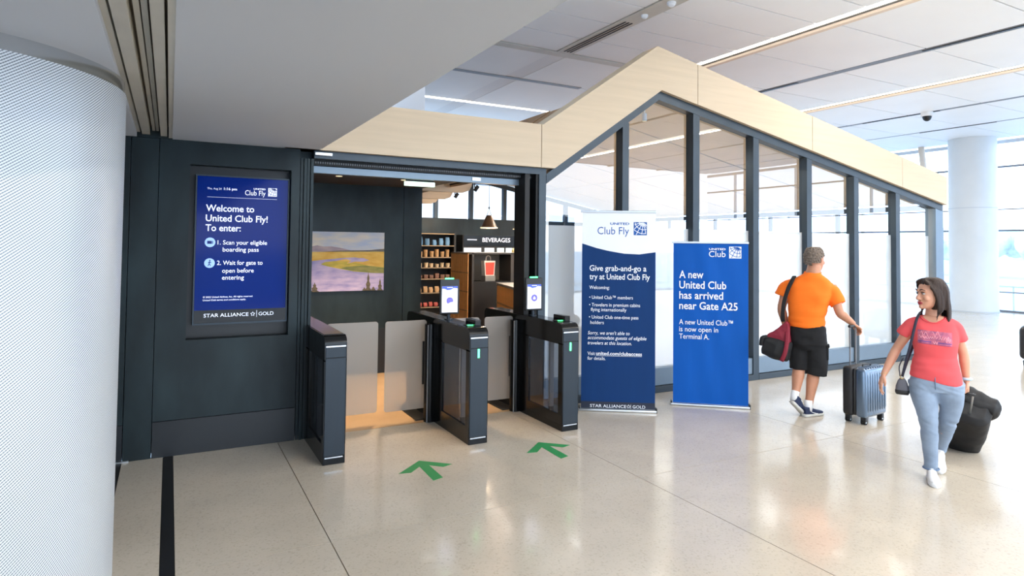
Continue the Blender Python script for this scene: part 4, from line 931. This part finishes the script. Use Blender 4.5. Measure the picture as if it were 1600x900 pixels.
# hair
def hair_cap(M, s, cut, m, nm, dz=0., amp=.004, thick=1.07):
    bm = new()
    rg = [(.122, .030, .035, -.014), (.112, .056, .066, -.016), (.085, .072, .087, -.018), (.055, .080, .098, -.018), (.02, .083, .104, -.016), (-.02, .080, .102, -.016), (-.06, .070, .088, -.022), (-.082, .058, .070, -.026)]
    loft(bm, [((0, yc, z), rx*thick/1.02, ry*thick/1.02) for z, rx, ry, yc in rg], 32, 2.1, M=M @ Matrix.Diagonal((s, s, s, 1)))
    me = remesh(bm, .0045, 3); Mi = M.inverted(); kill = []
    for v in me.vertices:
        q = Mi @ v.co
        if cut(q): kill.append(v.index)
        n_ = noise.noise(v.co*55)+.6*noise.noise(v.co*120); v.co += v.normal*amp*n_
    b2 = new(); b2.from_mesh(me); b2.verts.ensure_lookup_table(); bmesh.ops.delete(b2, geom=[b2.verts[i] for i in kill], context='VERTS'); b2.to_mesh(me); b2.free()
    me.materials.append(MT[m]); me.polygons.foreach_set('use_smooth', [True]*len(me.polygons)); return link(nm, me, body)
hair_cap(HM, 1.10, lambda q: (q.y > .05 and q.z < .055+.012*noise.noise(q*40)) or (q.y > -.002 and q.z < .028) or (q.y > -.034 and q.z < .012) or (q.z < -.062+.022*(abs(q.x)/.06)**2*0+.010*noise.noise(q*50)) or (abs(q.x) > .045 and q.z < -.040), 'hair_grey', 'hair', amp=.010, thick=1.09)
# shirt
bm = new()
loft(bm, [((.092, -.008, 1.535), .084, .080), ((.088, -.008, 1.515), .096, .086), ((.078, -.005, 1.48), .145, .10), ((.066, 0, 1.44), .200, .112), ((.062, 0, 1.39), .232, .125), ((.060, -.01, 1.30), .225, .140), ((.045, -.01, 1.18), .198, .150), ((.030, -.005, 1.06), .188, .156), ((.028, 0, .985), .187, .155), ((.028, 0, .945), .190, .157)], 36, 2.4)
tube(bm, [(-.10, 0, 1.395), (-.170, -.0, 1.365), (-.222, -.01, 1.265)], [.075, .072, .076], 20, 3)
tube(bm, [(.19, .0, 1.38), (.275, .01, 1.335), (.345, -.03, 1.20)], [.085, .079, .082], 20, 3)
def mfold(co, n):
    v = noise.noise(Vector((co.x*5+co.z*7, co.y*4, co.z*9-co.x*6))); w_ = noise.noise(Vector((co.x*3, co.y*3, co.z*30)))*max(0, 1-(co.z-.94)/.22 if co.z < 1.16 else 0)
    return co+n*(.013*v+.010*w_)
shirt = robj('tshirt', bm, .008, 'orange_cloth', man, 5, mfold)
bm = new(); tube(bm, [(.093+math.cos(R(a))*.082, -.008+math.sin(R(a))*.078, 1.535+.012*math.sin(R(a))) for a in range(0, 361, 30)], .008, 8, 2); obj('collar', bm, 'orange_cloth', shirt, smooth='all')
# shorts
bm = new()
loft(bm, [((.028, 0, .985), .172, .140), ((.030, 0, .93), .188, .150), ((.036, -.005, .85), .196, .158), ((.04, -.005, .76), .192, .150), ((.04, 0, .70), .17, .12)], 32, 2.4)
tube(bm, [(-.045, 0, .82), (-.045, -.005, .66), (-.048, -.02, .475)], [.115, .108, .096], 22, 3); tube(bm, [(.120, 0, .82), (.130, -.01, .62), (.118, -.02, .425)], [.115, .112, .108], 22, 3)
sho = robj('shorts', bm, .008, 'black_cloth', man, 5, fold(.010, (7, 7, 9), 3.))
bm = new(); box(bm, .215, .245, -.07, .05, .60, .76, .010); obj('cargo_pocket', bm, 'black_cloth', sho, smooth=True)
bm = new(); box(bm, .215, .255, -.075, .055, .735, .765, .008); obj('pocket_flap', bm, 'black_cloth', sho, smooth=True)
# feet
for nm, c, an, rr_ in (('sock', (.045, -.122, 0), (.046, -.115, .17), .041),):
    bm = new(); tube(bm, [(.043, -.128, .06), an], [.040, .043], 18, 2); obj(nm, bm, 'sock_white', man, smooth='all')
shoe(man, 'shoe', frame((-.005, -.185, 0), (.66, .75, 0)), 'navy_shoe', 'shoe_sole', .285, .052, swoosh=True)
LF = frame((-.128, -.235, .150), (.50, .50, -.62), (.55, .5, .80))
bm = new(); tube(bm, [(-.098, -.19, .165), (-.080, -.155, .26)], [.040, .042], 18, 2); obj('sock', bm, 'sock_white', man, smooth='all')
shoe(man, 'shoe', LF, 'navy_shoe', 'shoe_sole', .27, .052)

# duffel bag hanging at the man's left side
bag = thing('duffel_bag', 'black and red duffel bag hanging from the man shoulder strap', 'bag', (6.15, 4.65, 0), R(-52.9))
BM = basis((-.262, -.13, .70), (.95, -.1, -.22), (.15, 1, 0), (.22, 0, .96))
bm = new(); loft(bm, [((-.150, 0, .0), .055, .085, (0, 1, 0), (0, 0, 1)), ((-.14, 0, .0), .085, .105, (0, 1, 0), (0, 0, 1)), ((0, 0, 0), .10, .12, (0, 1, 0), (0, 0, 1)), ((.125, 0, 0), .085, .11, (0, 1, 0), (0, 0, 1)), ((.14, 0, 0), .05, .085, (0, 1, 0), (0, 0, 1))], 26, 2.8, M=BM)
obb = robj('bag_body', bm, .008, 'bag_black', bag, 4, fold(.006, (9, 9, 9), 5.))
bm = new(); prism(bm, [(-.13, .085), (.125, .07), (.095, .16), (.055, .30), (.02, .32), (-.05, .20), (-.12, .13)], 'y', -.055, .055); bmesh.ops.transform(bm, matrix=BM, verts=bm.verts); robj('top_panel', bm, .009, 'red_bag', bag, 6, fold(.008, (12, 12, 12), 1.))
bm = new(); tube(bm, [(.085, -.105, -.10), (.100, -.115, 0), (.088, -.085, .12), (.05, -.02, .28)], 0, 12, 4, flat=((1, 0, 0), .022, .006), M=BM); obj('red_webbing', bm, 'red_bag', bag, smooth='all')
bm = new(); tube(bm, [(-.155, -.08, .0), (-.16, -.10, .08), (-.12, -.07, .11)], [.02, .02, .015], 10, 3, M=BM); obj('end_tab', bm, 'bag_black', bag, smooth='all')
bm = new(); tube(bm, [(-.205, -.125, .995), (-.205, -.150, 1.10), (-.190, -.160, 1.22), (-.150, -.152, 1.36), (-.108, -.112, 1.455), (-.092, -.02, 1.492), (-.095, .07, 1.455), (-.12, .125, 1.34)], 0, 12, 4, flat=((1, .15, .1), .021, .004)); obj('shoulder_strap', bm, 'black_cloth', bag, smooth='all')

# ---- woman in coral
wom = thing('person', 'woman in coral t-shirt and light jeans walking forward, looking aside', 'person', (5.35, 2.85, 0), R(-61.96))
hd = Vector((-.80, -.60, -.02)); WM = frame((-.038, -.02, 1.452), hd)
sL, eL, wL = (-.150, .01, 1.205), (-.272, .04, .985), (-.362, -.03, .775)
sR, eR, wR = (.108, .02, 1.205), (.176, .09, .985), (.196, .12, .765)
bm = new(); head(bm, WM, 1.03, .99)
tube(bm, [(-.030, .0, 1.39), (-.022, .012, 1.33), (-.018, .015, 1.25)], [.046, .048, .062], 20, 3)
loft(bm, [((-.018, .01, 1.265), .075, .045), ((-.018, .01, 1.225), .135, .07), ((-.015, 0, 1.1), .135, .085), ((-.01, 0, .95), .12, .085), ((-.01, 0, .84), .15, .10), ((-.01, 0, .76), .15, .11)], 28, 2.2)
arm(bm, sL, eL, wL, .86); arm(bm, sR, eR, wR, .86)
leg(bm, (-.085, .0, .80), (-.055, -.06, .43), (-.040, -.03, .09), .9); leg(bm, (.075, .0, .80), (.070, .10, .45), (.018, .33, .15), .9)
hand(bm, basis((-.362, -.03, .772), (.35, -.93, .1), (-.32, -.16, -.93), (-.88, -.34, .36)), 1, (18, 22, 16), .90, .4, 1.5)
hand(bm, basis((.196, .12, .762), (.15, -.95, .1), (.05, .05, -1), (.95, .2, .05)), 1, (55, 70, 45), .90, 1.)
wbody = robj('body', bm, .0050, 'skin_woman', wom, 2)
body = wbody; face_parts(wom, wbody, WM @ Matrix.Diagonal((1.03, 1.03, 1.03, 1)))
# long straight hair
bm = new(); HS = WM @ Matrix.Diagonal((1.03, 1.03, 1.03, 1))
loft(bm, [((0, -.016, .124), .035, .040), ((0, -.018, .112), .060, .070), ((0, -.022, .085), .078, .088), ((0, -.028, .055), .087, .096), ((0, -.036, .02), .090, .096), ((0, -.044, -.02), .090, .090), ((0, -.050, -.07), .086, .080), ((0, -.058, -.12), .080, .062)], 32, 2.1, M=HS)
rr_ = random.Random(3)
for k in range(30):
    a = R(-25-130*k/29); rx = .088; x0_, y0_ = math.cos(a)*rx, -.028+math.sin(a)*.088
    x1_ = x0_*1.12+rr_.uniform(-.008, .008); zl = -.250-.060*abs(math.sin(math.pi*k/29))+rr_.uniform(-.02, .02)
    tube(bm, [(x0_*.5, -.01, .105), (x0_*.95, y0_*.9, .05), (x0_, y0_-.004, -.04), (x1_, y0_-.01, -.13), (x1_*1.05, y0_-.006, zl)], [.012, .014, .014, .011, .003], 8, 3, M=HS)
for sg in (-1, 1):                                       # front locks framing the face
    for k in range(4):
        tube(bm, [(sg*.006, .045-.012*k, .112), (sg*.045, .062-.014*k, .088), (sg*.078, .034-.014*k, .035), (sg*.087, .012-.014*k, -.03), (sg*(.088+.004*k), .004-.01*k, -.11), (sg*(.084+.006*k), .016+.006*k, -.20+.01*k)], [.012, .013, .012, .010, .008, .003], 8, 3, M=HS)
me = remesh(bm, .0045, 2, .5, fold(.0025, (60, 60, 6), 2.)); WI = HS.inverted()
kill = [v.index for v in me.vertices if ((lambda q: q.y > .030 and q.z < .068 and abs(q.x) < .072 and q.y > .03 and q.z > -.2)(WI @ v.co))]
b2 = new(); b2.from_mesh(me); b2.verts.ensure_lookup_table(); bmesh.ops.delete(b2, geom=[b2.verts[i] for i in kill], context='VERTS'); b2.to_mesh(me); b2.free()
me.materials.append(MT['hair_brown']); link('hair', me, wbody)
# t-shirt
bm = new()
loft(bm, [((-.020, .012, 1.278), .080, .052), ((-.020, .012, 1.258), .120, .064), ((-.018, .010, 1.225), .155, .078), ((-.015, .0, 1.16), .160, .092), ((-.010, -.015, 1.06), .155, .112), ((-.008, -.006, .96), .142, .100), ((-.010, 0, .88), .160, .112), ((-.008, 0, .82), .172, .122), ((-.006, 0, .795), .174, .124)], 36, 2.3)
for sg in (-1, 1): sph(bm, (-.012+sg*.062, -.078, 1.075), .058, .045, .060)
tube(bm, [(-.12, .01, 1.215), (-.178, .012, 1.185), (-.225, .025, 1.110)], [.052, .050, .053], 18, 3)
tube(bm, [(.08, .015, 1.22), (.132, .022, 1.185), (.160, .05, 1.095)], [.052, .050, .051], 18, 3)
def wfold(co, n):
    v = noise.noise(Vector((co.x*7+co.z*5, co.y*5, co.z*10+co.x*4))); w_ = noise.noise(Vector((co.x*4-co.z*3, co.y*4, co.z*26)))*max(0, min(1, (1.0-co.z)/.15))
    c2 = co+n*(.006*v+.006*w_)
    if co.z < .84: c2.z -= (co.x+.17)*.16*max(0, (.84-co.z)/.045) if co.z > .79 else (co.x+.17)*.16
    return c2
tee = robj('tshirt', bm, .007, 'coral_cloth', wom, 5, wfold)
# neckline: skin patch following the scoop
bvh = BVHTree.FromPolygons([v.co for v in tee.data.vertices], [p.vertices for p in tee.data.polygons])
def patch(name, m, f_uv, nu, nv, parent, off=.002, keep=None, d=(0, 1, 0)):
    """cloth-hugging patch: sample points (x,z) in front of the shirt and drop them onto it"""
    bm = new(); G = []
    for j in range(nv+1):
        row = []
        for i in range(nu+1):
            x, z = f_uv(i/nu, j/nv); h = bvh.ray_cast(Vector((x, -.6, z)), Vector(d)); row.append(bm.verts.new(h[0]+h[1]*off) if h[0] and (keep is None or keep(i/nu, j/nv)) else None)
        G.append(row)
    for j in range(nv):
        for i in range(nu):
            q = [G[j][i], G[j][i+1], G[j+1][i+1], G[j+1][i]]
            if all(q): bm.faces.new(q)
    return obj(name, bm, m, parent, smooth='all')
patch('shirt_print', 'print_purple', lambda u, v: (-.122+.222*u, 1.070+.100*v-.012*u), 40, 20, tee, .002, lambda u, v: not (abs(u-.5) > .5 and 0))
for z0_, h_ in ((1.083, .008), (1.070, .003)):
    patch('print_line', 'print_violet', lambda u, v: (-.118+.214*u, z0_+h_*v-.012*u), 40, 2, tee, .0032, lambda u, v: not (.40 < u < .60))
def squig(x, z, s, seed):
    rr_ = random.Random(seed); pts = []
    for k in range(7): pts.append((x+s*k/6, z+s*.35*math.sin(k*1.9+seed)+rr_.uniform(-.003, .003)))
    return pts
bm = new()
for i, (x, z, s) in enumerate(((-.112, 1.118, .030), (-.085, 1.112, .028), (-.055, 1.115, .030), (-.022, 1.118, .032), (.015, 1.114, .030), (.048, 1.112, .034), (-.105, 1.142, .05), (-.03, 1.146, .06), (-.022, 1.079, .03), (.06, 1.098, .03))):
    P = []
    for px_, pz_ in squig(x, z, s, i):
        h = bvh.ray_cast(Vector((px_, -.6, pz_)), Vector((0, 1, 0)))
        if h[0]: P.append(h[0]+h[1]*.003)
    if len(P) > 2: tube(bm, P, .0017, 6, 2)
obj('print_script', bm, 'print_pink', tee, smooth='all')
bm = new(); NP = []
def neck_pt(a):   # scoop ring
    x = -.020+math.cos(a)*.088; y = .012+math.sin(a)*.062; z = 1.272+(.030*max(0, math.sin(a)) if math.sin(a) > 0 else .048*math.sin(a)); return x, y, z
patch('neckline_skin', 'skin_woman', lambda u, v: (-.020+(2*u-1)*.080*math.cos(R(80)*v), 1.290-.062*v), 20, 10, wbody, .0022)
P = []
for k in range(0, 21):
    a = math.pi+math.pi*k/20; x = -.020+math.cos(a)*.084; z = 1.284+math.sin(a)*.058; h = bvh.ray_cast(Vector((x, -.6, z)), Vector((0, 1, 0)))
    if h[0]: P.append(h[0]+h[1]*.002)
tube(bm, P, .0045, 8, 1); obj('neck_ribbing', bm, 'coral_cloth', tee, smooth='all')
# jeans
bm = new()
loft(bm, [((-.008, 0, .88), .135, .095), ((-.008, 0, .82), .160, .112), ((-.008, .004, .75), .176, .124), ((-.008, .004, .69), .165, .110)], 32, 2.3)
tube(bm, [(-.088, .0, .76), (-.085, -.02, .66), (-.068, -.05, .54), (-.054, -.062, .43), (-.050, -.050, .33), (-.046, -.035, .20), (-.043, -.03, .085)], [.106, .098, .078, .062, .061, .049, .046], 24, 3)
tube(bm, [(.078, .0, .76), (.085, .02, .66), (.088, .06, .55), (.074, .10, .45), (.058, .18, .36), (.035, .27, .24), (.020, .325, .15)], [.106, .097, .077, .062, .060, .049, .046], 24, 3)
def jfold(co, n):
    k = max(0, 1-abs(co.z-.42)/.10)+max(0, 1-abs(co.z-.72)/.08)*.8+max(0, 1-co.z/.22)*1.2
    return co+n*(.004*noise.noise(co*11)+.0085*k*noise.noise(Vector((co.x*6, co.y*6, co.z*38+co.x*14))))
jn = robj('jeans', bm, .0065, 'denim', wom, 4, jfold)
bm = new(); tube(bm, [(-.010, -.118, .83), (-.010, -.126, .78), (-.008, -.115, .72)], .003, 6, 3); obj('fly_seam', bm, 'denim_dark', jn, smooth='all')
bm = new(); tube(bm, [(-.043+math.cos(R(a))*.052, -.03+math.sin(R(a))*.050, .088) for a in range(0, 361, 30)], .007, 8, 2); obj('rolled_cuff', bm, 'denim_dark', jn, smooth='all')
shoe(wom, 'shoe', frame((-.050, .015, 0), (.16, -1, 0)), 'shoe_white', 'shoe_white', .255, .045)
shoe(wom, 'shoe', frame((.020, .375, .10), (-.02, -.9, -.40), (0, -.35, .9)), 'shoe_white', 'shoe_white', .25, .045)
bm = new(); tube(bm, [(.196+math.cos(R(a))*.030, .118+math.sin(R(a))*.028, .790) for a in range(0, 361, 30)], .011, 8, 2); obj('wristband', bm, 'band_blue', wom, smooth='all')
bm = new(); tube(bm, [(-.358+math.cos(R(a))*.025, -.026+math.sin(R(a))*.024, .79+math.cos(R(a))*.01) for a in range(0, 361, 30)], .002, 6, 2); obj('bracelet', bm, 'gold', wom, smooth='all')
# crossbody bag
cb = thing('crossbody_bag', 'small grey shoulder bag on a navy strap by the woman hip', 'bag', (5.35, 2.85, 0), R(-61.96))
bm = new(); loft(bm, [((-.232, -.02, .635), .042, .022), ((-.232, -.02, .650), .048, .030), ((-.232, -.02, .70), .045, .032), ((-.232, -.02, .745), .030, .026), ((-.232, -.02, .765), .016, .012)], 24, 3); obj('bag_body', bm, 'grey_bag', cb, smooth='all')
bm = new(); loft(bm, [((-.232, -.02, .634), .043, .023), ((-.232, -.02, .648), .050, .032), ((-.232, -.02, .668), .0505, .0335), ((-.232, -.02, .672), .046, .029)], 24, 3); obj('dark_base', bm, 'case_black', cb, smooth='all')
bm = new(); tube(bm, [(-.232+math.cos(R(a))*.012, -.04, .775+math.sin(R(a))*.014) for a in range(0, 361, 45)], .003, 6, 2); obj('ring', bm, 'gold', cb, smooth='all')
bm = new(); tube(bm, [(-.230, -.045, .78), (-.205, -.070, .90), (-.172, -.105, 1.04), (-.148, -.108, 1.16), (-.128, -.078, 1.25), (-.108, -.0, 1.292), (-.10, .06, 1.26), (-.13, .11, 1.10), (-.19, .09, .92), (-.232, .0, .78)], 0, 10, 4, flat=((1, .1, .15), .010, .003)); obj('strap', bm, 'strap_navy', cb, smooth='all')
bm = new(); tube(bm, [(-.245, -.045, .78), (-.250, -.05, .86), (-.222, -.06, .93)], 0, 8, 3, flat=((1, 0, 0), .004, .002)); obj('loose_strap', bm, 'strap_navy', cb, smooth='all')

# black travel bag pulled by the woman
tb = thing('wheeled_travel_bag', 'black soft wheeled travel bag tilted behind the woman, pulled by its handle', 'bag', (5.35, 2.85, 0), R(-61.96))
TU = Vector((.10, -.62, .62)).normalized()             # along the bag towards its handle
TX = Vector((.95, -.36, 0)).normalized(); TX = (TX-TU*TX.dot(TU)).normalized(); TN = TX.cross(TU)
TM = basis((.155, 1.12, .060), TX, TN, TU)
bm = new(); loft(bm, [((0, .01, .0), .150, .095), ((0, .01, .03), .180, .13), ((0, .01, .25), .190, .14), ((0, .01, .52), .180, .13), ((0, .01, .57), .14, .09)], 32, 3.2, M=TM); robj('main_case', bm, .009, 'bag_black', tb, 4, fold(.008, (8, 8, 8), 7.))
bm = new(); TM = TM @ Matrix.Translation((-.02, -.01, .07)); loft(bm, [((-.20, -.10, .42), .05, .05, (0, 1, 0), (0, 0, 1)), ((-.17, -.10, .42), .09, .10, (0, 1, 0), (0, 0, 1)), ((.02, -.10, .43), .105, .115, (0, 1, 0), (0, 0, 1)), ((.20, -.10, .42), .09, .10, (0, 1, 0), (0, 0, 1)), ((.235, -.10, .42), .05, .05, (0, 1, 0), (0, 0, 1))], 26, 2.5, M=TM); robj('top_roll', bm, .009, 'bag_black', tb, 4, fold(.016, (9, 9, 9), 2.))
TM = TM @ Matrix.Translation((.02, .01, -.07)); bm = new(); box(bm, -.12, .12, -.165, -.10, .08, .30, .02, 3); bmesh.ops.transform(bm, matrix=TM, verts=bm.verts); obj('front_pocket', bm, 'bag_black', tb, smooth=True)
for x in (-.125, .125):
    bm = new(); cyl(bm, TM @ Vector((x-.015, .09, -.02)), TM @ Vector((x+.015, .09, -.02)), .036, n=20); obj('wheel', bm, 'rubber', tb, smooth=True)
hp = Vector((.203, .125, .668)); 
bm = new()
for dx in (-.035, .035): cyl(bm, TM @ Vector((dx, .02, .45)), hp+Vector((dx, .02, 0)), .007, n=10)
obj('telescopic_pole', bm, 'alu', tb, smooth=True)
bm = new(); tube(bm, [hp+Vector((-.05, .02, -.004)), hp+Vector((0, 0, 0)), hp+Vector((.05, -.0, -.004))], .011, 10, 3); obj('grip', bm, 'black_plastic', tb, smooth='all')
bm = new(); tube(bm, [TM @ Vector((.05, -.16, .30)), TM @ Vector((.10, -.22, .40)), TM @ Vector((.12, -.20, .50))], 0, 8, 3, flat=((1, 0, 0), .016, .004)); obj('grab_strap', bm, 'slot_grey', tb, smooth='all')
bm = new(); box(bm, .158, .172, -.02, .03, .10, .16, .004); bmesh.ops.transform(bm, matrix=TM, verts=bm.verts); obj('red_tag', bm, 'red_bag', tb)
